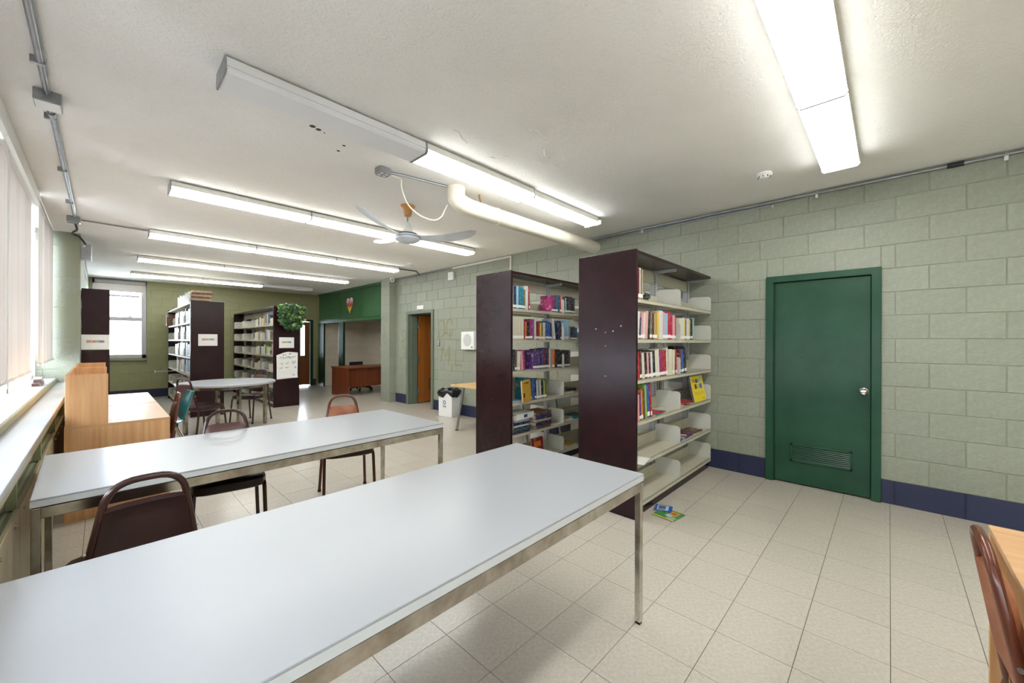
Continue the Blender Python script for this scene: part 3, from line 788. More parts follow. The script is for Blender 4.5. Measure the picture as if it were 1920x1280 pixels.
# ceiling junction box, conduit to the pipe and drooping cable
o = empty('outlet_box', (1.63, 3.06, H-0.05)); tag(o, 'grey metal outlet box on ceiling near the pipe', 'outlet box')
MB().prism([(-0.055, -0.035), (-0.035, -0.055), (0.035, -0.055), (0.055, -0.035), (0.055, 0.035), (0.035, 0.055), (-0.035, 0.055), (-0.055, 0.035)], 0, 0.05, 'z').build('box', M['steel'], o, bevel=0.003, bseg=1)
for sx in (-1, 1):
    for sy in (-1, 1): MB().lathe([(0.012, -0.002), (0.014, 0.001)], sx*0.022, sy*0.022, 10).build('socket', M['white_plastic'], o)
o = MB().tube([(1.68, 3.05, H-0.02), (1.80, 3.03, H-0.012), (2.24, 2.95, H-0.012)], 0.011, 8).build('conduit', M['steel']); tag(o, 'short grey conduit from outlet box to the white pipe', 'conduit')
cab = [(1.70, 3.05, H-0.038), (1.77, 3.06, H-0.034), (1.80, 3.055, H-0.045), (1.80, 3.05, H-0.12), (1.86, 3.05, H-0.24), (1.98, 3.05, H-0.31), (2.12, 3.04, H-0.325), (2.20, 3.03, H-0.28), (2.24, 3.03, H-0.21), (2.27, 3.025, H-0.15)]
def smooth_path(P, n=6):
    P = [Vector(p) for p in P]; out = []
    for i in range(len(P)-1):
        p0, p1, p2, p3 = P[max(i-1, 0)], P[i], P[i+1], P[min(i+2, len(P)-1)]
        for k in range(n):
            t = k/n
            out.append(0.5*((2*p1) + (p2-p0)*t + (2*p0-5*p1+4*p2-p3)*t*t + (3*p1-p0-3*p2+p3)*t**3))
    out.append(P[-1]); return out
o = MB().tube(smooth_path(cab), 0.006, 8).build('hanging_cable', M['cable_white'], smooth=True); tag(o, 'white cable drooping in a loop below the ceiling', 'cable')
# smoke detectors
for (x, y, lab) in ((3.92, 0.775, 'round white smoke detector near the green door'), (3.98, 6.43, 'round white smoke detector near the far column')):
    o = empty('smoke_detector', (x, y, H-0.05)); tag(o, lab, 'smoke detector', 'smoke detectors')
    MB().lathe([(0.055, 0.05), (0.06, 0.035), (0.05, 0.028), (0.035, 0.006), (0.01, 0.0)], 0, 0, 22).build('body', M['white_plastic'], o, smooth=True)
    for k in range(8):
        a = k*PI/4
        B(-0.006, 0.006, -0.003, 0.003, 0.012, 0.02).build('vent', M['cable_black'], o).location = (0.044*math.cos(a), 0.044*math.sin(a), 0)
# conduit on the left of the ceiling
cx = -0.215
o = empty('ceiling_conduit', (cx, 3.58, H-0.02)); tag(o, 'grey steel conduit along the ceiling by the windows', 'conduit')
MB().tube([(-0.004, -6.0, 0), (0, -0.06, 0)], 0.014, 10).build('tube', M['steel'], o, smooth=True)
MB().tube([(0.006, -6.0, 0.004), (0.014, -0.3, 0.004)], 0.006, 8).build('thin_tube', M['steel'], o)
MB().tube([(0, 0.06, 0), (0.006, 3.26, 0)], 0.012, 10).build('tube', M['steel'], o, smooth=True)
MB().tube([(0.014, 0.06, 0.005), (0.018, 3.26, 0.005)], 0.006, 8).build('thin_tube', M['steel'], o)
B(-0.055, 0.055, -0.075, 0.06, -0.045, 0.02).build('junction_box', M['steel'], o, bevel=0.004)
B(-0.05, 0.05, -0.07, 0.055, -0.049, -0.045).build('cover_plate', M['white_plastic'], o, bevel=0.002, bseg=1)
for yy in (-0.45, 0.28, 1.4, 2.5): 
    B(-0.035, 0.02, yy-0.012, yy+0.012, -0.016, 0.02).build('strap', M['steel'], o, bevel=0.002, bseg=1)
MB().tube([(0, 0.2, 0), (0, 0.27, 0)], 0.018, 10).build('coupling', M['steel'], o, smooth=True)
B(-0.06, 0.05, 3.24, 3.36, -0.05, 0.02).build('end_fitting', M['steel'], o, bevel=0.01)
o = MB().tube([(-0.16, 6.9, H-0.02), (0.0, 6.95, H-0.012), (0.44, 6.98, H-0.012)], 0.009, 8).build('conduit', M['steel']); tag(o, 'thin grey conduit feeding the third ceiling light row', 'conduit')
o = MB().tube(smooth_path([(-0.215, 6.94, H-0.04), (-0.2, 7.1, H-0.10), (-0.24, 7.5, H-0.06), (-0.26, 7.84, H-0.03), (-0.2, 7.86, H-0.05), (-0.14, 7.92, H-0.14)]), 0.011, 8).build('flexible_cable', M['cable_black'], smooth=True); tag(o, 'dark flexible cable looping to grey wall box', 'cable')
o = empty('switch_box', (-0.136, 7.94, 2.50)); tag(o, 'grey metal electrical box high on green pier', 'electrical box')
B(-0.054, 0.05, -0.04, 0.16, 0, 0.2).build('box', M['steel'], o, bevel=0.004)
B(-0.048, 0.046, -0.044, -0.04, 0.006, 0.194).build('cover', M['steel'], o, bevel=0.001, bseg=1)
MB().tube([(-0.02, -0.05, 0.17), (-0.02, -0.044, 0.17)], 0.012, 10).build('connector', M['white_plastic'], o)
# conduits and raceway on top of the right wall
o = empty('wall_conduit', (XR-0.022, 0, H-0.03)); tag(o, 'grey steel conduit along the top of right wall', 'conduit')
MB().tube([(0, -3.1, 0), (0, 3.0, 0.0)], 0.013, 10).build('tube', M['steel'], o, smooth=True)
MB().tube([(0.008, 0.85, -0.028), (0.008, 3.0, -0.03)], 0.008, 8).build('thin_tube', M['steel'], o)
MB().tube([(0, -0.42, 0), (0, -0.33, 0)], 0.019, 10).build('coupling', M['cable_black'], o, smooth=True)
MB().tube([(0.006, 0.85, -0.028), (0.012, 0.86, -0.045)], 0.006, 8).build('clip', M['white_plastic'], o)
for yy in (-0.63, 0.5, 2.24): B(-0.006, 0.02, yy-0.01, yy+0.01, -0.045, 0.014).build('strap', M['white_plastic'], o, bevel=0.002, bseg=1)
o = empty('cable_raceway', (XR-0.012, 4.55, H-0.02)); tag(o, 'white cable raceway dropping behind second bookcase', 'raceway')
B(-0.012, 0.012, 0, 1.54, -0.03, 0.0).build('horizontal_run', M['white_paint'], o, bevel=0.003, bseg=1)
B(-0.012, 0.012, -0.03, 0.0, -1.2, 0.0).build('vertical_run', M['white_paint'], o, bevel=0.003, bseg=1)
o = MB().tube([(XR-0.012, 6.08, H-0.035), (XR-0.012, 7.9, H-0.03), (4.62, 8.18, H-0.04)], 0.009, 8).build('grey_cable', M['steel']); tag(o, 'thin grey cable along wall top to the camera', 'cable')
o = MB().tube([(4.0, 6.98, H-0.02), (4.45, 6.98, H-0.015), (4.675, 7.2, H-0.03)], 0.009, 8).build('conduit', M['cable_black']); tag(o, 'dark conduit from third light row to right wall', 'conduit')
o = empty('security_camera', (4.585, 8.17, H-0.06)); tag(o, 'small white dome security camera on the column', 'security camera')
MB().lathe([(0.05, 0.06), (0.055, 0.02), (0.045, -0.02), (0.02, -0.04)], 0, 0, 18).build('body', M['white_plastic'], o, smooth=True)
MB().lathe([(0.022, -0.012), (0.018, 0.008)], 0, 0, 14).build('lens', M['blackplastic'], o).location = (-0.03, -0.042, 0)
# things on the right wall
def wall_box(name, y, z, w, h, d, m, label, cat, bev=0.006):
    o = empty(name, (XR, y, z)); tag(o, label, cat)
    B(-d, 0, -w/2, w/2, -h/2, h/2).build('case', m, o, bevel=bev)
    return o
o = wall_box('sensor_box', 6.12, 2.65, 0.15, 0.155, 0.05, M['white_plastic'], 'small white sensor box high on green wall', 'sensor')
B(-0.053, -0.05, -0.05, 0.05, -0.05, 0.05).build('cover', M['white_paint'], o)
o = wall_box('door_sign', 7.2, 2.11, 0.25, 0.085, 0.02, M['white_plastic'], 'small white sign plate above open orange door', 'sign', 0.003)
B(-0.022, -0.02, -0.11, 0.11, -0.03, 0.03).build('sign_face', M['paper'], o)
o = wall_box('light_switch', 6.55, 1.355, 0.075, 0.12, 0.012, M['steel'], 'metal double switch plate right of orange door', 'light switch', 0.003)
for zz in (-0.022, 0.022): MB().tube([(-0.02, 0, zz), (-0.012, 0, zz)], 0.014, 10).build('button', M['white_plastic'], o)
o = wall_box('wall_speaker', 5.58, 1.405, 0.36, 0.33, 0.07, M['white_plastic'], 'square white wall speaker with round grey grille', 'speaker', 0.008)
k = MB().lathe([(0.11, 0), (0.112, 0.004), (0.10, 0.007), (0.02, 0.008)], 0, 0, 26).build('grille', M['grey_plastic'], o); k.location = (-0.07, 0.0, 0.01); k.rotation_euler = (0, -PI/2, 0)
k = MB().lathe([(0.014, 0), (0.012, 0.006)], 0, 0, 12).build('volume_knob', M['blackplastic'], o); k.location = (-0.07, -0.13, -0.12); k.rotation_euler = (0, -PI/2, 0)
# graffiti strokes: points in (Y, z) on the wall plane
def stroke(pts, w, parent, plane_x=None, plane_y=None):
    P = smooth_path([(p[0], p[1], 0) for p in pts], 5); rows = []
    for i, p in enumerate(P):
        t = (P[min(i+1, len(P)-1)] - P[max(i-1, 0)]).normalized(); n = Vector((-t.y, t.x, 0))
        a, b = p + n*w/2, p - n*w/2
        if plane_x is not None: rows.append([(plane_x, a.x, a.y), (plane_x, b.x, b.y)])
        else: rows.append([(a.x, plane_y, a.y), (b.x, plane_y, b.y)])
    k = MB().grid(rows).build('graffiti_stroke', M['graffiti'], None)
    k.parent = parent; bpy.context.view_layer.update(); k.matrix_parent_inverse = parent.matrix_world.inverted()
gx = XR-0.0022
for s in ([(6.58,1.76),(6.5,1.80),(6.42,1.79),(6.36,1.72),(6.35,1.62),(6.38,1.53),(6.45,1.475),(6.53,1.46),(6.58,1.50)], [(6.57,1.77),(6.555,1.65),(6.55,1.50)],
          [(6.12,1.71),(6.14,1.80),(6.21,1.82),(6.27,1.76),(6.29,1.64),(6.26,1.54),(6.18,1.50),(6.11,1.55),(6.09,1.62)], [(6.33,1.53),(6.31,1.55),(6.33,1.57),(6.35,1.55),(6.33,1.53)],
          [(6.48,0.98),(6.45,1.12),(6.43,1.26),(6.37,1.16),(6.32,1.10),(6.26,1.20),(6.20,1.29)], [(6.20,1.29),(6.22,1.12),(6.235,0.93)],
          [(6.0,1.21),(6.01,1.08),(6.02,0.92)], [(6.02,0.92),(5.96,0.935),(5.9,0.945),(5.82,0.93)], [(6.12,0.97),(6.12,0.90),(6.12,0.80)]):
    stroke(s, 0.028, wall_right, gx)
for s in ([(7.83,1.60),(7.9,1.62),(7.95,1.56),(7.9,1.48),(7.84,1.43),(7.88,1.37),(7.95,1.38)], [(7.88,1.33),(7.87,1.22),(7.81,1.20),(7.79,1.31)], [(7.87,1.16),(7.86,1.02)], [(7.78,1.14),(7.84,1.09),(7.78,1.0)]):
    stroke(s, 0.018, wall_right, gx)
cxp = 4.5488
for s in ([(8.52,1.98),(8.50,1.88)], [(8.45,1.96),(8.49,1.90),(8.40,1.82)], [(8.36,1.98),(8.34,1.84)], [(8.50,1.78),(8.46,1.70),(8.50,1.66),(8.42,1.64)], [(8.50,1.42),(8.45,1.60),(8.38,1.40)], [(8.48,1.32),(8.42,1.36),(8.36,1.28)]):
    stroke(s, 0.016, col, cxp)

# ------------------------------------------------------------------ library bookcases
LEV = [0.105, 0.43, 0.76, 1.09, 1.415, 1.735]
def bracket_mesh(dep, key={}):
    if dep not in key:
        pts = [(0, -0.03), (dep, -0.03), (dep, 0.13)]
        for i in range(6): pts.append((dep-0.03+0.03*math.cos(i*PI/10), 0.13+0.03*math.sin(i*PI/10)))
        pts.append((0.03, 0.165)); pts.append((0, 0.15))
        key[dep] = MB().prism(pts, -0.002, 0.002, 'x').mesh('side_plate', M['plate_metal'])
    return key[dep]
def bookcase(label, loc, rz, L, bays, depth=0.535, double=True, canopy=True, levels=LEV, far_panel=True):
    r = empty('bookcase', loc, rz); tag(r, label, 'bookcase')
    cy = depth/2 if double else depth-0.03
    zt = 2.12
    B(0, 0.03, 0, depth, 0, zt).build('end_panel', M['panel'], r, bevel=0.003)
    if far_panel: B(L-0.03, L, 0, depth, 0, zt).build('end_panel', M['panel'], r, bevel=0.003)
    bw = (L-0.03-(0.03 if far_panel else 0))/bays
    xs = [0.03 + i*bw for i in range(bays+1)]
    if canopy:
        B(0.03, L-(0.03 if far_panel else 0.015), 0.005, depth-0.005, zt-0.03, zt-0.004).build('canopy', M['panel'], r, bevel=0.002, bseg=1)
        for x in xs[1:]:
            B(x-0.015, x+0.015, 0.05, cy, zt-0.055, zt-0.03).build('canopy_bracket', M['upright'], r)
    else:
        B(0.03, L-0.03, 0.005, depth-0.005, 2.07, 2.095).build('top_shelf', M['shelf_metal'], r, bevel=0.003, bseg=1)
    B(0.03, L-0.03, cy-0.012, cy+0.012, 1.965, 2.075).build('top_rail', M['shelf_metal'], r)
    for i, x in enumerate(xs):
        xx = min(max(x, 0.055), L-0.055 if far_panel else L-0.02)
        u = B(xx-0.022, xx+0.022, cy-0.03, cy+0.03, 0.0, 2.07).build('upright', M['upright'], r, bevel=0.003, bseg=1)
        q = MB()
        for k in range(78): q.box(xx-0.0235, xx-0.0215, cy-0.026, cy-0.020, 0.1+k*0.025, 0.112+k*0.025)
        if i in (1, 2) and bays == 2: q.build('slot_strip', M['cable_black'], u)
    sides = [(-1, 0.006)] + ([(1, depth-0.006)] if double else [])
    for sgn, yf in sides:
        kb = MB(); y0, y1 = sorted((yf + (0.02 if sgn < 0 else -0.02), cy))
        kb.box(0.03, L-0.01, y0, y1, 0, 0.075); kb.build('plinth', M['panel'], r)
        dep = abs(cy-yf) - 0.03
        me = me2 = None
        for zi, z in enumerate(levels):
            for i in range(bays):
                a, b = xs[i]+0.004, xs[i+1]-0.004
                if me is None:
                    y0, y1 = sorted((yf, cy + sgn*0.03))
                    hb = (b-a)/2
                    q = MB(); q.box(-hb, hb, y0, y1, -0.006, 0)
                    ya, yb = sorted((yf, yf - sgn*0.012)); q.box(-hb, hb, ya, yb, -0.03, 0)
                    me = q.mesh('shelf', M['shelf_metal'])
                    ya, yb = sorted((cy + sgn*0.034, cy + sgn*0.028))
                    q = MB(); q.box(-hb, hb, ya, yb, 0, 0.10)
                    for k in range(int(hb*2/0.024)):
                        x = -hb + 0.012 + k*0.024; q.box(x-0.004, x+0.004, min(ya, yb)-0.002, max(ya, yb)+0.002, 0.012, 0.09)
                    me2 = q.mesh('back_stop', M['shelf_metal'])
                sh = link('shelf', me, r, ((a+b)/2, 0, z))
                link('back_stop', me2, sh)
                for x in ((a-b)/2, (b-a)/2):
                    bk = link('side_plate', bracket_mesh(round(dep, 3)), sh, (x, cy + sgn*0.03, 0))
                    if sgn < 0: bk.scale = (1, -1, 1)
    return r
bookcase('dark brown end panelled bookcase nearest the green door', (2.884, 1.424, 0), 0, 1.80, 2, far_panel=False)
bookcase('dark brown end panelled bookcase between recycling bin and nearest bookcase', (2.884, 2.78, 0), 0, 1.80, 2, far_panel=False)
bookcase('tall dark bookcase with books piled on top', (1.62, 9.11, 0), PI/2, 3.42, 4, depth=0.50, canopy=False)
bookcase('dark bookcase with ivy hanging on its end panel', (2.986, 9.25, 0), PI/2, 3.55, 4, depth=0.50)
bookcase('dark bookcase against left wall before the far window', (0.09, 8.10, 0), PI/2, 2.7, 3, depth=0.275, double=False)

for o in list(C.objects):
    if o.get('label') == 'dark brown end panelled bookcase nearest the green door':
        for (yy, zz) in ((.27, 1.47), (.27, 1.36), (.27, 1.11), (.20, 1.48), (.13, 1.52), (.36, 1.5)):
            k = MB().tube([(-.0012, yy, zz), (0, yy, zz)], .006, 8).build('screw_hole', M['rope'] if yy == .27 else M['steel'], o)

# ------------------------------------------------------------------ books (spine faces local -y, stands on z=0, thickness along x)
q = MB(); q.box(-0.5, -0.44, 0, 1, 0, 1); q.box(0.44, 0.5, 0, 1, 0, 1); q.box(-0.5, 0.5, 0, 0.02, 0, 1)
ME_COVER = q.mesh('cover', M['cover'])
ME_PAGES = B(-0.44, 0.44, 0.02, 0.97, 0.02, 0.98).mesh('pages', M['pages'])
ME_LABEL = B(-0.5, 0.5, -0.003, 0.0, 0.05, 0.17).mesh('spine_label', M['label_white'])
COL = {'white': (216,214,208), 'cream': (222,212,188), 'black': (26,24,28), 'red': (176,34,40), 'dark red': (120,26,36), 'crimson': (186,24,60),
       'magenta': (160,40,104), 'pink': (222,160,168), 'maroon': (88,28,44), 'yellow': (226,196,60), 'mustard': (196,150,50), 'orange': (220,120,40),
       'blue': (40,84,160), 'light blue': (150,192,222), 'navy': (30,40,84), 'teal': (30,120,140), 'green': (60,130,70), 'olive': (120,116,84),
       'grey': (150,150,148), 'dark grey': (70,70,76), 'brown': (98,66,48), 'tan': (190,160,120), 'purple': (90,56,120), 'lime': (150,190,70),
       'beige': (212,204,182), 'pale teal': (150,186,184), 'violet': (120,90,160)}
def book(col, t, d, h, loc, rz=0.0, lean=0.0, flat=False, label='', name='book', group=None, sticker=True, tilt=0.0, cat='book'):
    r = empty(name, loc); tag(r, label, cat, group)
    r.rotation_euler = (tilt, lean, rz) if not flat else (0, PI/2, rz)
    r.scale = (t, d, h)
    c = link('cover', ME_COVER, r); c.color = lin(COL[col]) + (1,)
    link('pages', ME_PAGES, r)
    if sticker: link('spine_label', ME_LABEL, r)
    return r
def row(specs, x0, y, z, rz, where, group, sign=1, sticker=0.8, base_d=0.16, bays=(3.799,)):
    """specs: (colour, thickness, height, lean, gap before); runs along local +x of the case rotated by rz, seen left to right"""
    ux, uy = math.cos(rz), math.sin(rz)
    xr, tl, hp = x0, 0.0, 9.0          # right face of the previous book at its foot, tangent of its lean, its height
    for i, sp in enumerate(specs):
        col, t, h = sp[0], sp[1], sp[2]; lean = sp[3] if len(sp) > 3 else 0.0; gap = sp[4] if len(sp) > 4 else 0.0
        tn = math.tan(lean); tt = t*0.97/math.cos(lean)
        xl = xr + gap + 0.0006 + max(0.0, min(h, hp)*(tl - tn))
        for bb in bays:
            lo, hi = xl + min(0, 0.17*tn), xl + tt + max(0, 0.17*tn)
            if lo - 0.009 < bb < hi + 0.009: xl += bb + 0.010 - lo
        zl = z + 0.0005 + abs(math.sin(lean))*t/2
        cx_ = xl + tt/2 + tn*(zl - z)
        d = base_d + random.uniform(-0.02, 0.02)
        book(col, t*0.97, d, h, (cx_*ux + y[0], cx_*uy + y[1], zl), rz, lean,
             label='%s %s, %s from left on %s' % (col, 'book', ORD[i], where), group=group, sticker=random.random() < sticker)
        xr, tl, hp = xl + tt, tn, h*math.cos(lean)
    return xr
G1, G2 = 'books on the bookcase nearest the green door', 'books on the bookcase by the bin'
W1 = '%s shelf of bookcase near green door'
W2 = '%s shelf of bookcase by bin'
Y1, Y2 = (0, 1.445), (0, 2.80)
row([('maroon',.03,.25),('dark red',.022,.24),('white',.02,.25),('brown',.02,.25),('tan',.02,.24)], 2.93, Y1, 1.735, 0, W1 % 'top', G1)
row([('white',.05,.22,.08),('navy',.03,.17,.08),('pink',.035,.21,.08),('cream',.04,.22,.08),('pink',.05,.23,.08),('black',.035,.22,.06),('olive',.045,.23,.05),('maroon',.03,.22),
     ('tan',.03,.22),('mustard',.03,.23),('yellow',.035,.235),('white',.085,.25),('pink',.04,.24),('light blue',.07,.235),('crimson',.07,.25),('crimson',.04,.22),('pink',.06,.225),('red',.025,.21),
     ('cream',.07,.20),('white',.06,.21),('yellow',.03,.21),('dark grey',.025,.20),('white',.03,.20),('cream',.05,.21),('tan',.03,.2),('black',.055,.21,-.05),('pale teal',.05,.22,-.05)],
    2.925, Y1, 1.415, 0, W1 % 'second', G1)
row([('red',.05,.22,-.10),('maroon',.04,.225,-.10),('cream',.05,.21,-.10),('black',.045,.21,-.10),('pink',.035,.21,-.1),('maroon',.035,.21,-.1),('white',.04,.215,-.1),('black',.05,.225,-.1),
     ('cream',.05,.225,-.1),('white',.035,.24,-.1),('magenta',.065,.22,-.06),('red',.08,.225,-.05),('white',.035,.25,-.04),('cream',.10,.235),('cream',.06,.23),('red',.035,.23,-.08),('dark red',.04,.23,-.08),('blue',.07,.225,-.12),('black',.05,.26,-.14,.01)],
    2.925, Y1, 1.09, 0, W1 % 'third', G1)
row([('orange',.03,.20,-.05),('pink',.025,.21,-.05),('purple',.03,.22,-.05),('orange',.03,.24,-.06),('brown',.04,.25,-.06),('lime',.03,.28,-.08),('blue',.05,.30,-.10),('red',.025,.29,-.13,.01)],
    2.925, Y1, 0.76, 0, W1 % 'fourth', G1, sticker=0.2, base_d=0.135)
def flat_book(col, w, d, t, x, y, z, ang, label, group, cat='book'):
    """book lying flat: w along x, d along y before turning by ang"""
    r = empty('book', (x - w/2*math.cos(ang), y - w/2*math.sin(ang), z + t/2)); tag(r, label, cat, group)
    r.rotation_euler = (0, PI/2, 0)
    r.rotation_euler = (Matrix.Rotation(ang, 3, 'Z') @ Matrix.Rotation(PI/2, 3, 'Y')).to_euler()
    r.scale = (t, d, w)
    c = link('cover', ME_COVER, r); c.color = lin(COL[col]) + (1,)
    link('pages', ME_PAGES, r)
    return r
fb = flat_book
fb('black',.15,.17,.02, 3.12,1.46,1.736,.1,'black case at bottom of small pile on top shelf','media cases on the top shelf','case')
fb('dark grey',.14,.17,.018, 3.13,1.46,1.757,-.1,'dark grey case second up in top shelf pile','media cases on the top shelf','case')
fb('black',.19,.13,.02, 3.16,1.46,1.776,.2,'black case third up in top shelf pile','media cases on the top shelf','case')
fb('grey',.15,.13,.012, 3.12,1.47,1.797,-.15,'grey case on top of small top shelf pile','media cases on the top shelf','case')
fb('teal',.26,.16,.008, 3.42,1.45,.7605,.1,'thin teal booklet lying flat on the fourth shelf',G1)
fb('red',.16,.12,.012, 3.36,1.45,.769,-.15,'small red book lying on thin teal booklet',G1)
fb('pink',.20,.15,.02, 3.97,1.47,.7605,.15,'pink book lying flat at bottom beside yellow book',G1)
fb('red',.22,.15,.016, 4.03,1.45,.781,-.12,'red book lying on top of pink book',G1)
fb('purple',.24,.16,.022, 4.12,1.46,.4305,.05,'purple book lying flat on the fifth shelf',G1)
fb('brown',.22,.15,.016, 4.40,1.47,.4305,-.1,'brown book lying flat near right plate of fifth shelf',G1)
fb('maroon',.19,.14,.018, 4.13,1.46,.4530,.1,'maroon book lying on top of purple book',G1)
fb('blue',.16,.13,.005, 3.92,1.46,.4305,.2,'small blue leaflet lying on the fifth shelf',G1)
# large yellow picture book leaning at the shelf end, with a blue one behind
def cover_book(name, col, w, h, t, loc, rot, label, motif, group=None):
    r = empty(name, loc); r.rotation_euler = rot; tag(r, label, 'book', group)
    c = B(-w/2, w/2, 0, t*0.2, 0, h).build('front_cover', M['cover'], r); c.color = lin(COL[col]) + (1,)
    c2 = B(-w/2, w/2, t*0.8, t, 0, h).build('back_cover', M['cover'], r); c2.color = lin(COL[col]) + (1,)
    B(-w/2+0.004, w/2-0.004, t*0.2, t*0.8, 0.003, h-0.003).build('pages', M['pages'], r)
    for (x0, x1, z0, z1, cc) in motif:
        k = B(x0*w-w/2, x1*w-w/2, -0.0012, 0, z0*h, z1*h).build('printed_panel', M['cover'], r); k.color = lin(COL[cc]) + (1,)
    return r
COL['bright yellow'] = (240, 214, 30)
cover_book('book', 'bright yellow', 0.34, 0.27, 0.012, (4.44, 1.45, 0.764), (-0.20, 0, 0.0), 'large bright yellow picture book leaning on fourth shelf',
           [(.30,.50,.72,.88,'navy'),(.55,.72,.74,.86,'light blue'),(.18,.36,.50,.68,'dark red'),(.40,.56,.50,.66,'lime'),(.60,.80,.50,.68,'blue'),(.10,.26,.75,.86,'mustard'),(.1,.9,.34,.36,'mustard'),(.1,.85,.28,.295,'mustard'),(.75,.84,.06,.13,'grey')], G1)
cover_book('book', 'blue', 0.30, 0.30, 0.012, (4.50, 1.50, 0.764), (-0.20, 0, 0.0), 'blue picture book behind the large yellow one', [(.1,.9,.80,.95,'light blue')], G1)
cover_book('book', 'white', 0.20, 0.30, 0.01, (3.04, 1.61, 0.764), (-0.10, 0, 0.0), 'white and blue booklet standing behind fourth shelf books', [(.0,1,.85,1,'blue'),(.3,.7,.6,.78,'mustard')], G1)
# far side of the nearest bookcase, seen through the gaps
def back_row(specs, x0, yb, z, where, group):
    x = x0
    for i, (col, t, h) in enumerate(specs):
        book(col, t*.97, .16, h, (x+t/2, yb, z+.0005), PI, 0, label='%s book, %s from end panel, %s' % (col, ORD[i], where), group=group, sticker=False); x += t*1.01
back_row([('maroon',.05,.22),('maroon',.10,.235),('black',.05,.23),('purple',.04,.2)], 3.95, 1.94, .76, 'fourth shelf rear, bookcase near green door', 'books on the rear of the nearest bookcase')
back_row([('black',.05,.2),('dark grey',.04,.22),('black',.07,.21),('navy',.04,.2)], 3.95, 1.94, .43, 'fifth shelf rear, bookcase near green door', 'books on the rear of the nearest bookcase')
back_row([('grey',.06,.27),('grey',.05,.25),('navy',.10,.27),('light blue',.05,.24),('navy',.06,.25),('light blue',.07,.26)], 3.0, 1.94, 1.09, 'third shelf rear, bookcase near green door', 'books on the rear of the nearest bookcase')
# sheet of paper on the fifth shelf
o = B(-0.11, 0.11, -0.10, 0.11, 0, 0.0008).build('paper_sheet', M['paper']); o.location = (3.02, 1.50, .4312); o.rotation_euler = (0, 0, .2); tag(o, 'loose white paper sheet on fifth shelf by end panel', 'paper')
# second bookcase
row([('grey',.02,.23),('navy',.04,.23),('light blue',.035,.235),('teal',.05,.235),('teal',.03,.23),('olive',.03,.21),('white',.045,.25),('red',.018,.25,-.05)], 2.925, Y2, 1.735, 0, W2 % 'top', G2)
row([('magenta',.04,.19),('purple',.05,.19),('green',.03,.2),('blue',.025,.2,-.05),('red',.03,.2,-.05),('white',.02,.19,-.05),('brown',.03,.19,-.05),('light blue',.025,.18,-.05),('black',.035,.2),('dark grey',.03,.2),('black',.04,.2),('black',.035,.19),('dark grey',.03,.19)],
    3.58, Y2, 1.735, 0, W2 % 'top right bay', G2)
row([('beige',.045,.23),('beige',.045,.23),('beige',.045,.23),('beige',.045,.23),('red',.025,.2),('orange',.02,.19),('black',.05,.2),('magenta',.05,.22),('violet',.03,.22),('cream',.03,.2),('dark red',.04,.2),('red',.025,.19),('yellow',.025,.18),
     ('olive',.03,.19),('cream',.04,.19),('blue',.05,.21,-.05),('blue',.04,.2,-.05),('navy',.025,.19,-.05),('white',.045,.24,-.14,.01)], 2.925, Y2, 1.415, 0, W2 % 'second', G2)
row([('navy',.05,.22),('maroon',.02,.2),('white',.02,.2),('light blue',.11,.23),('grey',.03,.15),('navy',.05,.15),('dark grey',.05,.16),('blue',.05,.15)], 3.70, Y2, 1.415, 0, W2 % 'second right bay', G2)
row([('black',.04,.22),('dark grey',.03,.21),('cream',.05,.20,.06),('pink',.025,.20,-.10),('magenta',.03,.21,-.12),('purple',.11,.21,0,.12),('navy',.045,.22),('purple',.03,.22),('dark red',.025,.22),('navy',.04,.23),('maroon',.03,.22),('white',.03,.22),('grey',.03,.22),('orange',.05,.21),
     ('black',.05,.20),('black',.05,.21),('black',.045,.2),('black',.05,.2),('black',.045,.2),('dark grey',.04,.2)], 2.925, Y2, 1.09, 0, W2 % 'third', G2)
row([('teal',.05,.24,-.05,.20),('navy',.045,.23,-.04),('blue',.05,.23,-.04),('navy',.03,.22,-.05),('white',.025,.2,-.08),('grey',.03,.2,-.08),('white',.025,.21,-.08),('black',.04,.2,-.05),('yellow',.02,.2,-.05),('green',.03,.21,-.05)], 2.93, Y2, .76, 0, W2 % 'fourth', G2)
cover_book('book', 'mustard', 0.16, 0.225, 0.02, (3.10, 2.74, 0.763), (-0.05, -0.06, 0.15), 'yellow picture book standing face out on the fourth shelf', [(.25,.75,.84,.90,'black'),(.08,.24,.22,.42,'black'),(.1,.2,.1,.14,'black')], G2)
fb('cream',.20,.16,.025, 3.95,2.81,.761,.1,'cream book lying flat at fourth shelf right bay',G2)
fb('black',.22,.16,.03, 4.0,2.83,.787,-.1,'black book lying on the cream book',G2)
fb('light blue',.25,.18,.01, 3.07,2.80,.761,.05,'light blue leaflet lying flat on fourth shelf',G2)
zz = .431
for i, (c, w, d, t) in enumerate((('navy',.26,.19,.03),('green',.25,.18,.012),('navy',.26,.19,.025),('white',.24,.18,.015),('navy',.25,.19,.03),('light blue',.23,.18,.012),('pink',.24,.18,.015))):
    fb(c, w, d, t, 3.07+.01*(i%3), 2.795+.004*((i*2)%3), zz, .02*((i%3)-1), '%s book lying %s from bottom of stack under grey binder' % (c, ORD[i]), 'stacked books under the grey binder'); zz += t+.0006
r = empty('ring_binder', (3.10, 2.80, zz+.001), .10); tag(r, 'grey ring binder on top of the left fifth shelf stack', 'binder')
B(-.15, .15, -.03, .19, 0, .004).build('lower_cover', M['grey_plastic'], r); B(-.15, .15, -.03, .19, .062, .066).build('upper_cover', M['grey_plastic'], r)
B(-.15, .15, -.03, -.026, 0, .066).build('spine', M['white_plastic'], r); B(-.14, .14, -.02, .18, .006, .055).build('pages', M['pages'], r)
B(-.03, .03, -.032, -.03, .02, .05).build('spine_label', M['ink'], r)
zz = .431
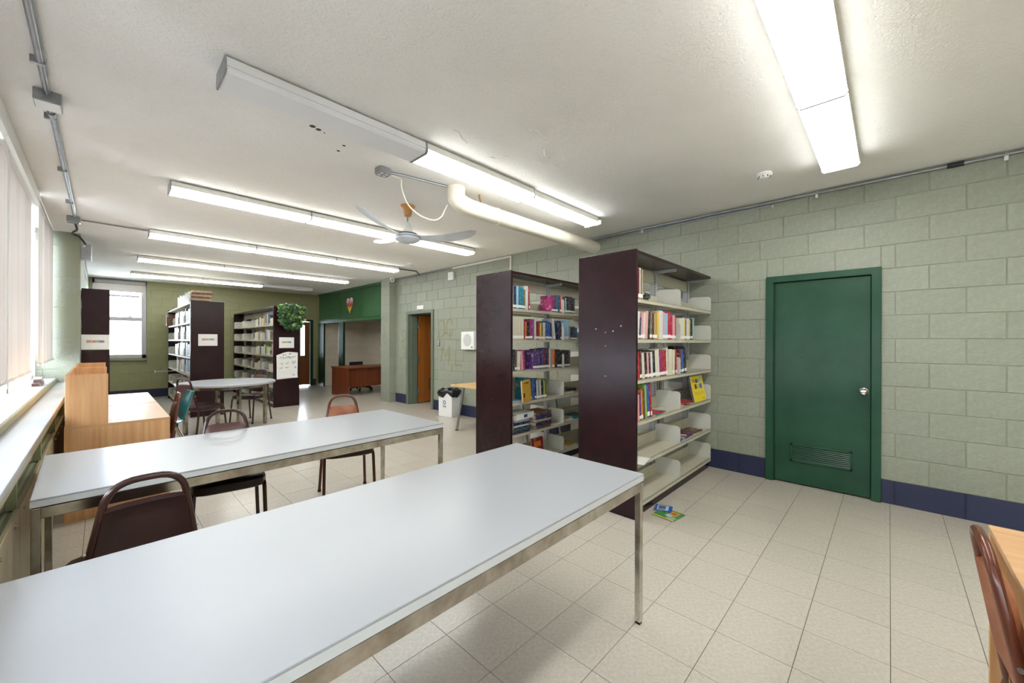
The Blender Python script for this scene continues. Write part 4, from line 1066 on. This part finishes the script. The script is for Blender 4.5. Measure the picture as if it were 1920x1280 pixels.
for i, (c, w, d, t) in enumerate((('brown',.24,.19,.03),('navy',.27,.2,.045),('tan',.26,.18,.025),('navy',.27,.2,.05),('brown',.27,.21,.03))):
    fb(c, w, d, t, 3.43, 2.79, zz, .03*((i%3)-1), '%s book lying %s from bottom of right hand stack, fifth shelf' % (c, ORD[i]), 'right hand stacked books on fifth shelf'); zz += t+.0006
fb('white',.18,.16,.02, 3.93,2.80,.431,.05,'white book lying flat on the fifth shelf right bay',G2)
fb('teal',.26,.17,.04, 4.16,2.82,.431,-.05,'teal book lying flat on the fifth shelf right bay',G2)
fb('white',.26,.2,.02, 3.98,2.80,.106,.05,'white book lying flat on bottom shelf right bay',G2)
fb('mustard',.2,.16,.015, 4.0,2.81,.1265,.1,'mustard book lying on white book, bottom shelf',G2)
fb('black',.26,.2,.03, 3.06,2.80,.106,0,'black book lying flat on bottom shelf by panel',G2)
fb('grey',.25,.2,.025, 3.07,2.80,.137,.0,'grey book lying on black book, bottom shelf',G2)
cover_book('book', 'dark red', 0.2, 0.2, 0.02, (3.42, 2.86, 0.107), (-0.1, 0, 0.0), 'red book standing face out on bottom shelf', [(.2,.8,.5,.8,'orange')], G2)
back_row([('tan',.04,.19),('brown',.03,.18),('cream',.03,.19),('dark grey',.03,.18),('tan',.035,.18),('cream',.05,.19),('grey',.05,.17)], 3.12, 3.29, 1.735, 'top shelf rear, bookcase by bin', 'books on the rear of the second bookcase')
back_row([('brown',.06,.19),('dark grey',.06,.2),('brown',.05,.19),('black',.05,.18),('light blue',.10,.24),('grey',.08,.22)], 2.95, 3.29, .76, 'fourth shelf rear, bookcase by bin', 'books on the rear of the second bookcase')
back_row([('dark grey',.05,.2),('brown',.05,.21),('grey',.05,.21),('navy',.05,.21)], 3.1, 3.29, 1.09, 'third shelf rear, bookcase by bin', 'books on the rear of the second bookcase')
# two children's books on the floor
r = cover_book('book', 'green', 0.185, 0.185, 0.006, (3.15, 1.19, 0.0062), (0, 0, 0), 'green picture book lying flat on floor by nearest bookcase',
               [(0,.07,0,1,'yellow'),(.5,.9,.15,.55,'mustard'),(.6,.8,.22,.45,'orange'),(.3,.5,.3,.55,'light blue'),(.6,.9,.62,.85,'yellow')], 'picture books on the floor')
r.rotation_euler = (Matrix.Rotation(-0.14, 3, 'Z') @ Matrix.Rotation(-PI/2, 3, 'X')).to_euler()
r = cover_book('book', 'blue', 0.125, 0.134, 0.006, (3.258, 1.290, 0.0130), (0, 0, 0), 'small blue picture book lying over the green one',
               [(.12,.88,.2,.85,'light blue'),(.18,.5,.35,.78,'brown'),(.5,.8,.35,.78,'dark red'),(.35,.45,.45,.7,'mustard')], 'picture books on the floor')
r.rotation_euler = (Matrix.Rotation(0.28, 3, 'Z') @ Matrix.Rotation(-PI/2, 3, 'X')).to_euler()

# far bookcases: spines face world -X; left of the picture is the far end
def far_row(specs, y_near, xf, z, where, group, sticker=0.9, bays=()):
    """specs from the right (near) end to the left; labels count from the near end panel"""
    y = y_near
    for i, (col, t, h) in enumerate(specs):
        nm = 'box file' if t > 0.1 else 'book'
        for bb in bays:
            if y - 0.008 < bb < y + t + 0.008: y = bb + 0.01
        book(col, t*.97, .18, h, (xf, y+t/2, z+.0005), -PI/2, 0, label='%s %s, %s from end panel, %s' % (col, nm, ORD[i], where),
             name='box_file' if t > 0.1 else 'book', group=group, sticker=random.random() < sticker, cat=nm)
        y += t*1.02
G3, G4 = 'volumes on the far bookcase with books on top', 'volumes on the bookcase with ivy'
W3 = '%s shelf of bookcase with books on top'
W4 = '%s shelf of ivy bookcase'
pal3 = {1.735: ['navy','grey','tan','blue','dark grey','grey','light blue','tan','grey','brown','white','dark grey','cream','brown'],
        1.415: ['tan','cream','mustard','grey','blue','dark grey','white','tan','brown','grey','olive','cream'],
        1.09: ['teal','navy','green','grey','olive','dark grey','white','tan','black','grey','cream','dark grey'],
        0.76: ['mustard','yellow','light blue','red','light blue','navy','cream','mustard','brown','white','pink','white'],
        0.43: ['blue','navy','light blue','white','brown','tan','brown','cream']}
rs = random.Random(3)
for n, (z, cs) in enumerate(pal3.items()):
    far_row([(c, rs.choice([.08,.10,.13,.20,.24]), rs.uniform(.22,.285)) for c in cs], 9.16, 1.145, z, W3 % ['top','second','third','fourth','fifth'][n], G3, bays=(9.98, 10.82, 11.66))
y = 9.55
for i in range(11):
    t = rs.choice([.08,.12,.16,.2])
    book(rs.choice(['grey','cream','tan','grey']), t, .2, rs.uniform(.17,.25), (1.15, y+t/2, 2.0955), -PI/2, 0,
         label='pale volume, %s behind the stack on the far bookcase top' % ORD[i], group='pale volumes on the bookcase top'); y += t*1.05
zz = 2.0955
for i in range(6):
    w = [.30,.30,.31,.29,.31,.28][i]
    fb('tan' if i % 2 else 'brown', w, .24, .036, 1.27+.006*i, 9.15+.01*(i%2), zz, .03*((i%3)-1), 'brown bound volume, %s from bottom of stack on far bookcase' % ORD[i], 'stacked volumes on the far bookcase top'); zz += .0366
book('brown', .06, .25, .27, (1.06, 12.2, 1.736), -PI/2, .0, label='reddish brown folder jutting from the far top shelf', name='folder', cat='folder')
o = B(-.12, .12, -.06, .06, 0, .003).build('paper_sheet', M['paper']); o.location = (1.52, 9.145, 2.1212); o.rotation_euler = (0, 0, .1); tag(o, 'crumpled white paper on the far bookcase top', 'paper')
o = B(-.30, .02, -.05, .05, 0, .012).build('shelf_marker', M['steel']); o.location = (1.13, 11.7, .70); tag(o, 'metal shelf marker jutting from the far bookcase', 'shelf marker')
B(-.302, -.30, -.055, .055, -.02, .035).build('tag', M['paper'], o)
pal4 = {1.735: [('beige',.30,.14),('dark grey',.08,.2),('navy',.06,.22),('light blue',.07,.23),('grey',.06,.24),('navy',.06,.23),('mustard',.14,.2),('beige',.07,.17),('black',.05,.19),('cream',.14,.19),('black',.08,.2),('beige',.14,.16),('cream',.1,.15)],
        1.415: [('brown',.30,.18),('beige',.10,.15),('white',.06,.21),('light blue',.06,.22),('grey',.07,.23),('brown',.06,.24),('beige',.20,.16),('tan',.06,.2),('black',.06,.2),('beige',.22,.18),('white',.1,.17),('black',.1,.18)],
        1.09: [('white',.08,.22),('pink',.05,.23),('grey',.06,.22),('black',.10,.1),('beige',.20,.16),('lime',.08,.19),('dark grey',.08,.21),('white',.08,.22),('cream',.12,.18),('black',.1,.2),('beige',.24,.18),('cream',.1,.15)],
        0.76: [('beige',.40,.14),('violet',.3,.05),('grey',.20,.24),('cream',.07,.18),('beige',.10,.16),('beige',.30,.12),('brown',.16,.22),('black',.12,.18)],
        0.43: [('grey',.3,.12),('tan',.3,.08),('beige',.3,.12),('mustard',.3,.1)],
        0.105: [('black',.3,.2),('brown',.4,.15),('tan',.3,.1)]}
for n, (z, sp) in enumerate(pal4.items()):
    far_row(sp, 9.30, 2.515, z, W4 % ['top','second','third','fourth','fifth','bottom'][n], G4, sticker=0.3, bays=(10.1525, 11.025, 11.8975))
# small things at the shelf edge of the bookcase by the far window
for i in range(5):
    book(['dark grey','brown','black','navy','brown'][i], .04, .17, .24, (.075, 8.2+i*.05, [1.735,1.415,1.09,.76,.43][i]+.0005), PI/2, 0, label='dark book on %s shelf of bookcase before far window' % ['top','second','third','fourth','fifth'][i], group='books on the bookcase before the far window')

# paper signs and notice
def rainbow():
    mt = bpy.data.materials.new('rainbow_print'); mt.use_nodes = True; nt = mt.node_tree; b = nt.nodes['Principled BSDF']
    tc = nt.nodes.new('ShaderNodeTexCoord'); sp = nt.nodes.new('ShaderNodeSeparateXYZ'); rp = nt.nodes.new('ShaderNodeValToRGB')
    nt.links.new(tc.outputs['Generated'], sp.inputs[0]); nt.links.new(sp.outputs[0], rp.inputs[0])
    e = rp.color_ramp.elements; e[0].color = lin((130, 30, 60)) + (1,); e[1].color = lin((150, 40, 110)) + (1,)
    for p, c in ((.18, (120, 40, 60)), (.32, (190, 60, 50)), (.45, (230, 150, 50)), (.58, (90, 170, 90)), (.7, (40, 90, 130)), (.85, (60, 60, 140))):
        x = e.new(p); x.color = lin(c) + (1,)
    nt.links.new(rp.outputs[0], b.inputs['Base Color']); return mt
M['rainbow'] = rainbow()
for (x0, x1, z0, z1, y, lab) in ((-.187, .088, 1.263, 1.474, 8.095, 'white sign on the bookcase before the far window'), (1.231, 1.516, 1.298, 1.513, 9.105, 'white sign on end panel of tall bookcase'),
                                 (2.589, 2.876, 1.242, 1.468, 9.245, 'white sign on end panel below the ivy')):
    o = empty('paper_sign', ((x0+x1)/2, y, (z0+z1)/2)); tag(o, lab, 'sign', 'white paper signs on bookcase ends')
    w, h = x1-x0, z1-z0
    B(-w/2, w/2, -.003, 0, -h/2, h/2).build('paper', M['paper'], o)
    k = MB()
    for t in ((-w*.44, w*.44, h*.42, h*.43), (-w*.44, w*.44, -h*.43, -h*.42)): k.box(t[0], t[1], -.0036, -.003, t[2], t[3])
    k.box(-w*.445, -w*.44, -.0036, -.003, -h*.43, h*.43); k.box(w*.44, w*.445, -.0036, -.003, -h*.43, h*.43)
    k.build('border', M['grey_plastic'], o)
    t = link('lettering', text_mesh('DOCUMENTAIRES', .030*w/.28, M['rainbow']), o, (0, -.0042, .008), (PI/2, 0, 0))
    dm = t.dimensions.x if t.dimensions.x > 0 else 0.2
    bpy.context.view_layer.update()
    if t.dimensions.x > 0: t.scale = (w*.62/t.dimensions.x, h*.165/t.dimensions.y, 1)
o = empty('paper_notice', (2.745, 9.245, .585)); tag(o, 'large curling white notice taped under the small sign', 'notice')
out = [(-.20, .0), (.205, .015), (.20, .10), (.205, .555), (.02, .575), (-.06, .56), (-.205, .505), (-.20, .3)]
MB().prism(out, -.004, 0, 'y').build('paper', M['paper'], o)
rs2 = random.Random(5)
for (cx_, cz) in ((-.14,.45),(-.05,.455),(.01,.455),(.06,.45),(.13,.455),(-.12,.33),(.0,.34),(.125,.37),(.12,.34),(-.13,.23),(.0,.235),(.135,.235),(.11,.08),(-.05,.52),(.07,.535)):
    k = MB()
    for i in range(7):
        a, b = cx_+rs2.uniform(-.035,.035), cz+rs2.uniform(-.018,.018)
        k.box(a-.012, a+.012, -.0046, -.004, b-.0015, b+.0015)
        k.box(a-.001, a+.001, -.0046, -.004, b-.008, b+.008)
    k.build('ink_marks', M['dark_glass'] if rs2.random() < .4 else M['ink'], o)
k = MB()
for i in range(14): k.box(-.15+i*.024, -.15+i*.024+rs2.uniform(.006,.018), -.0046, -.004, .012, .022)
k.build('bottom_marks', M['dark_glass'], o)
for z in (.12, .14, .16, .28, .40): B(-.13, .14, -.0046, -.004, z, z+.0015).build('ruled_line', M['grey_plastic'], o)

# ivy plant on the end panel
o = empty('hanging_ivy', (2.77, 9.15, 1.62)); tag(o, 'bushy green ivy hanging on the bookcase end panel', 'plant')
B(-.12, .12, -.06, .0998, .38, .50).build('basket', M['stem'], o)
rs3 = random.Random(11)
st = MB()
for i in range(18):
    a = rs3.uniform(-.2, .2); st.tube(smooth_path([(a*.4, -.02, .45), (a*.8, -.08, .40), (a, -.09, rs3.uniform(.0, .3))], 3), .003, 5)
st.build('stems', M['stem'], o)
for nm, m_, cnt, sd in (('foliage', 'leaf', 520, 1), ('highlight_leaves', 'leaf_highlight', 170, 2)):
    k = MB(); rr = random.Random(sd)
    for i in range(cnt):
        while True:
            x, z = rr.uniform(-.27, .25), rr.uniform(0, .53)
            wz = .25 if z > .2 else .17+.08*z/.2
            if (abs(x)/wz)**3.5 + (abs(z-.27)/.28)**3.5 < 1.0: break
        if m_ == 'leaf_highlight' and z < .35 and rr.random() < .6: z = rr.uniform(.36, .52); x = rr.choice([-.17, .19]) + rr.uniform(-.08, .06)
        y = -.05 - .14*rr.random()**.7
        c = Vector((x, y, z)); s_ = rr.uniform(.022, .042)
        n = Vector((rr.uniform(-.8,.8), -1, rr.uniform(-.3,.9))).normalized()
        a = n.cross(Vector((rr.uniform(-.5,.5), 0, 1))).normalized(); b = n.cross(a).normalized()
        pts = [c + b*s_, c + a*s_*.75 + b*s_*.35 , c + a*s_*.95 - b*s_*.35, c - b*s_*.9 + n*s_*.15, c - a*s_*.95 - b*s_*.35, c - a*s_*.75 + b*s_*.35]
        j = len(k.v); k.v += [tuple(p) for p in pts] + [tuple(c + n*s_*.3)]
        for q_ in range(6): k.f.append((j+q_, j+(q_+1) % 6, j+6))
    f_ = k.build(nm, M[m_], o); f_['kind'] = 'stuff'

# ------------------------------------------------------------------ tables
def long_table(label, loc, rz, L, D, z=.74):
    r = empty('long_table', loc, rz); tag(r, label, 'table', 'long white tables')
    top = B(0, L, 0, D, z-.008, z).build('tabletop', M['laminate'], r, bevel=.0015, bseg=1)
    B(0.0005, L-.0005, 0.0005, D-.0005, z-.034, z-.008).build('edge_band', M['edge_band'], r)
    B(.004, L-.004, .004, D-.004, z-.038, z-.034).build('black_strip', M['black'], r)  # thin black strip between edge band and apron rails
    za, zb = z-.085, z-.038
    for (x0, x1, y0, y1) in ((0, L, 0, .028), (0, L, D-.028, D), (0, .028, .028, D-.028), (L-.028, L, .028, D-.028)):
        B(x0+.003, x1-.003, y0+.003, y1-.003, za, zb).build('apron_rail', M['chrome'], r, bevel=.002, bseg=1)
    for (x, y) in ((0, 0), (L-.034, 0), (0, D-.034), (L-.034, D-.034)):
        lg = B(x+.002, x+.032, y+.002, y+.032, .012, zb).build('leg', M['chrome'], r, bevel=.003)
        B(x+.005, x+.029, y+.005, y+.029, 0, .012).build('foot', M['blackplastic'], lg)
    return r
long_table('long white laminate table with chrome legs in the foreground', (-.235, .866, 0), .006, 2.10, .858)
long_table('long white laminate table between chairs, behind the foreground table', (-.20, 2.53, 0), .022, 2.10, .93)
# round table
r = empty('round_table', (1.40, 7.59, 0)); tag(r, 'round white table with chrome legs among brown chairs', 'table')
MB().lathe([(.645, .712), (.65, .716), (.65, .738), (.645, .742)], 0, 0, 48).build('tabletop', M['laminate'], r)
MB().lathe([(.56, .665), (.56, .712)], 0, 0, 40).build('apron', M['chrome'], r)
for k in range(4):
    a = .08 + k*PI/2
    lg = B(-.024, .024, -.024, .024, .012, .70).build('leg', M['chrome'], r, bevel=.004); lg.location = (.53*math.cos(a), .53*math.sin(a), 0); lg.rotation_euler = (0, 0, a+.6)
    B(-.018, .018, -.018, .018, 0, .012).build('foot', M['blackplastic'], lg)
# pine table by the wall with slanted tubular legs
r = empty('side_table', (4.24, 4.15, 0)); tag(r, 'pale pine topped table with slanted grey legs behind bookcase', 'table')
B(-.42, .40, -.85, .85, .685, .71).build('tabletop', M['pine'], r, bevel=.003)
for (x, y, sx, sy) in ((-.36, .6, -.02, .14), (.34, .6, .02, .14), (-.36, -.6, -.02, -.14), (.34, -.6, .02, -.14)):
    lg = MB().tube([(x, y, .685), (x+sx, y+sy, .01)], .022, 12).build('leg', M['steel'], r, smooth=True)
    MB().lathe([(.026, 0), (.026, .014)], x+sx, y+sy, 12).build('foot', M['blackplastic'], lg)

# ------------------------------------------------------------------ chairs
def stack_chair(label, loc, rz, pad, frame, seat_m=None, H_=.87):
    """local front is -y, seat .45 high, arched back leaning to +y"""
    r = empty('stacking_chair', loc, rz); tag(r, label, 'chair', 'brown vinyl stacking chairs')
    seat_m = seat_m or pad; tr = .0125
    def by(z): return .195 + (z-.43)*.17
    # seat cushion
    rows = []; N = 12
    for zz, ins in ((.400, .014), (.408, 0), (.455, 0), (.468, .012), (.474, .04), (.477, .12)):
        ring = []
        for i in range(32):
            t = 2*PI*i/32; c, s = math.cos(t), math.sin(t); p = 5
            w = (abs(c)**p + abs(s)**p)**(-1/p)
            x, y = w*c*(.205-ins), w*s*(.205-ins)
            ring.append((x*(1.0 + .06*(-y)/.2), y, zz - (.01 if zz > .46 and y > 0 else 0)))
        rows.append(ring + [ring[0]])
    k = MB().grid(rows); k.f.append(tuple(range(32))); k.f.append(tuple(5*33 + i for i in range(32)))
    k.build('seat', seat_m, r, smooth=True)
    # arched back tube
    arch = [(-.180, by(.40), .40), (-.152, by(.60), .60), (-.104, by(H_), H_), (.104, by(H_), H_), (.152, by(.60), .60), (.180, by(.40), .40)]
    MB().tube(fillet(arch, .085, 7), tr, 10).build('back_frame', frame, r, smooth=True)
    # padded back between the tubes
    pr = []
    for zz in (.50, .54, .60, .66, .71, .745, .765):
        hw = .150 - max(0, zz-.56)*.17
        ed = 0.0 if .51 < zz < .76 else 1.0
        line = []
        for i in range(13):
            t = -1 + i/6
            th = .017*(1-ed)*(1-t**6)
            line.append((t*hw, by(zz) + .012 + .006*t*t - th - .004, zz + (0.004 if zz > .76 else 0)*(1-t*t)))
        pr.append(line)
    MB().grid(pr).build('backrest', pad, r, solid=.022, smooth=True)
    for s in (-1, 1):
        MB().tube([(s*.180, .188, .425), (s*.200, .245, .02)], tr, 10).build('leg', frame, r, smooth=True)
        MB().tube(fillet([(s*.196, .10, .42), (s*.196, -.17, .42), (s*.205, -.21, .02)], .05, 5), tr, 10).build('leg', frame, r, smooth=True)
        for yy in (.246, -.211): MB().lathe([(.016, 0), (.016, .022)], s*(.200 if yy > 0 else .205), yy, 10).build('glide', M['blackplastic'], r)
        MB().tube([(s*.158, by(.62), .62), (s*.166, by(.62), .62)], .006, 8).build('bolt', M['steel'], r)
    MB().tube([(-.196, -.12, .418), (.196, -.12, .418)], .010, 8).build('seat_rail', frame, r)
    MB().tube([(-.196, .15, .418), (.196, .15, .418)], .010, 8).build('seat_rail', frame, r)
    return r
def face(dx, dy): return math.atan2(dx, -dy)     # turns local -y to (dx, dy)
stack_chair('dark brown chair between the two long white tables', (.105, 2.33, 0), face(-.045, .59), M['vinyl_dark'], M['frame_brown'])
stack_chair('brown chair tucked under far side of second long table', (.615, 3.32, 0), face(-.065, -.465), M['vinyl_brown'], M['frame_brown'], M['vinyl_dark'])
stack_chair('tan brown chair at the right end of second long table', (1.53, 3.52, 0), face(-.16, -.57), M['vinyl_tan'], M['frame_redbrown'], M['vinyl_dark'])
stack_chair('brown chair in front of the round table', (1.02, 7.20, 0), face(.75, .45), M['vinyl_brown'], M['frame_brown'], M['vinyl_dark'])
stack_chair('dark chair behind the round table, before ivy bookcase', (1.80, 8.0, 0), face(-.75, -.6), M['vinyl_brown'], M['frame_brown'], M['vinyl_dark'])
stack_chair('brown chair tucked into the nearer wooden carrel', (.27, 5.12, 0), face(-1, 0.0), M['vinyl_brown'], M['frame_redbrown'])
stack_chair('red brown chair at lower right picture corner', (1.67, -.45, 0), face(0.02, -1), M['vinyl_tan'], M['frame_redbrown'])
# teal shell chair
def shell_chair(label, loc, rz):
    r = empty('shell_chair', loc, rz); tag(r, label, 'chair')
    prof = [(-.20, .425), (-.19, .44), (-.12, .435), (0, .425), (.10, .425), (.16, .445), (.195, .50), (.215, .58), (.24, .68), (.265, .76), (.275, .785)]
    rows = []
    for i, (y, z) in enumerate(prof):
        hw = [.17, .20, .215, .22, .215, .20, .185, .19, .19, .17, .13][i]
        rows.append([(t*hw, y - (.05*t*t if i > 5 else 0), z + (.03*t*t if i < 6 else 0)) for t in (-1, -.75, -.5, -.25, 0, .25, .5, .75, 1)])
    MB().grid(rows).build('shell', M['teal'], r, solid=.008, smooth=True)
    for s in (-1, 1):
        for (y0, y1) in ((-.12, -.21), (.10, .25)):
            lg = MB().tube([(s*.12, y0, .425), (s*.15, y0, .40), (s*.20, y1, .012)], .011, 10).build('leg', M['chrome'], r, smooth=True)
            MB().lathe([(.014, 0), (.014, .015)], s*.20, y1, 10).build('glide', M['blackplastic'], lg)
    return r
shell_chair('teal plastic shell chair at the farther wooden carrel', (.51, 6.10, 0), face(-1, -.05))

# ------------------------------------------------------------------ study carrels, desks
def carrel(label, loc, rz, W=1.16, D=.61, back_h=1.128, back_d=.235):
    """local x = width, front is -y (y=0), carrel box at the rear; loc is the front left foot"""
    r = empty('study_carrel', loc, rz); tag(r, label, 'study carrel', 'oak study carrels')
    t = .02
    B(0, t, 0, D, 0, .712).build('side_panel', M['oak'], r, bevel=.0015, bseg=1)
    B(W-t, W, 0, D, 0, .712).build('side_panel', M['oak'], r, bevel=.0015, bseg=1)
    B(0, W, -.002, D, .712, .732).build('desktop', M['oak_top'], r, bevel=.0015, bseg=1)
    B(t, W-t, D-.06, D-.045, .25, .712).build('modesty_panel', M['oak'], r)
    y0 = D-back_d
    B(.006, t, y0, D-.004, .732, back_h).build('upper_side', M['oak'], r, bevel=.0015, bseg=1)
    B(W-t, W-.006, y0, D-.004, .732, back_h).build('upper_side', M['oak'], r, bevel=.0015, bseg=1)
    B(t, W-t, D-.020, D-.004, .732, back_h-.004).build('upper_back', M['oak'], r)
    B(t, W-t, y0, D-.02, 1.0, 1.018).build('book_shelf', M['oak_top'], r)
    for (yy, zz) in ((D-.20, 1.02), (D-.14, .98), (D-.05, 1.02)): 
        for xx, s in ((.004, -1), (W-.004, 1)):
            MB().tube([(xx, yy, zz), (xx+s*.004, yy, zz)], .004, 6).build('screw', M['steel'], r)
    return r
# along the window wall: front faces +X -> rotate so local -y points to +X
carrel('nearer oak study carrel beside the radiator casing', (.418, 4.52, 0), PI/2)
carrel('farther oak study carrel against the window wall', (.418, 5.70, 0), PI/2)
carrel('oak study carrel at the lower right picture corner', (2.235, -.263, 0), PI, W=1.16)
# teacher desk in the alcove
r = empty('office_desk', (4.25, 9.72, 0), .06); tag(r, 'mahogany laminate desk standing in front of the alcove', 'desk')
B(0, .03, 0, .85, 0, .70).build('end_panel', M['mahogany'], r, bevel=.002, bseg=1)
B(1.50, 1.53, 0, .85, 0, .70).build('end_panel', M['mahogany'], r, bevel=.002, bseg=1)
B(-.02, 1.55, -.02, .87, .70, .73).build('desktop', M['mahogany_top'], r, bevel=.003)
B(.03, 1.50, .10, .12, .22, .70).build('modesty_panel', M['mahogany'], r)
r = empty('office_chair', (5.15, 10.85, 0), .3); tag(r, 'black office chair pushed behind the mahogany desk', 'chair')
for k in range(5):
    a = k*2*PI/5
    sp = MB().tube([(0, 0, .11), (.30*math.cos(a), .30*math.sin(a), .075)], .022, 8).build('base_spoke', M['blackplastic'], r)
    MB().tube([(.30*math.cos(a)-.012, .30*math.sin(a), .03), (.30*math.cos(a)+.012, .30*math.sin(a), .03)], .03, 12).build('caster', M['blackplastic'], sp)
MB().tube([(0, 0, .08), (0, 0, .42)], .028, 10).build('gas_lift', M['blackplastic'], r)
B(-.25, .25, -.24, .24, .42, .50).build('seat', M['blackplastic'], r, bevel=.03)
B(-.23, .23, .20, .26, .54, .80).build('backrest', M['blackplastic'], r, bevel=.025)
B(-.03, .03, .21, .25, .44, .60).build('back_post', M['blackplastic'], r)
# recycling bin
r = empty('recycling_bin', (4.40, 5.92, 0), .14); tag(r, 'white cardboard recycling bin with black bag by the wall', 'bin')
q = MB(); 
for t in ((0, .008, -.17, .17, 0, .46), (.222, .23, -.17, .17, 0, .46), (.008, .222, -.17, -.162, 0, .46), (.008, .222, .162, .17, 0, .46), (0, .23, -.17, .17, 0, .008)): q.box(*t)
q.build('box', M['white_plastic'], r, bevel=.002, bseg=1)
rows = []; rb_ = random.Random(9)
prof = [(.003, -.13), (.022, -.11), (.034, -.03), (.022, .025), (-.01, .045), (-.04, .03), (-.05, -.05), (-.055, -.2)]
NS = 36
for (off, dz) in prof:
    ring = []
    for i in range(NS):
        t = 2*PI*i/NS; c, s = math.cos(t), math.sin(t); p = 7
        w = (abs(c)**p + abs(s)**p)**(-1/p)
        jj = 1 + .25*math.sin(i*.9) + .25*math.sin(i*.5+1)
        dzz = dz*(0.62 + .28*math.sin(i*.55) + .15*math.sin(i*1.1+2)) if dz < 0 and off > -.01 else dz + .012*math.sin(i*.8)
        if off < -.045: dzz = dz
        ring.append((.115 + w*c*(.115+off*jj), w*s*(.17+off*jj), .462 + dzz))
    rows.append(ring + [ring[0]])
MB().grid(rows).build('bin_bag', M['bag'], r, smooth=True)
for k in range(3):                                # recycling arrows
    a0 = PI/2 + k*2*PI/3
    def rp(x, z, a=a0-PI/2): return (x*math.cos(a)-z*math.sin(a), x*math.sin(a)+z*math.cos(a))
    out = [rp(*p) for p in ((-.034,.012),(-.018,.040),(.012,.040),(.022,.024),(.032,.030),(.028,.002),(.004,.014),(.012,.018),(.006,.028),(-.010,.028),(-.022,.006))]
    e = MB().prism([(-x+.0, z+.262) for x, z in out], -.0015, 0, 'x').build('recycling_arrow', M['ink_blue'], r)
    e.scale = (1, .95, 1); e.location = (0, .02, 0)
link('lettering', text_mesh('TEAR', .04, M['ink']), r, (-.001, .02, .19), (PI/2, 0, -PI/2))
B(-.001, 0, -.02, .05, .166, .169).build('underline', M['ink'], r)
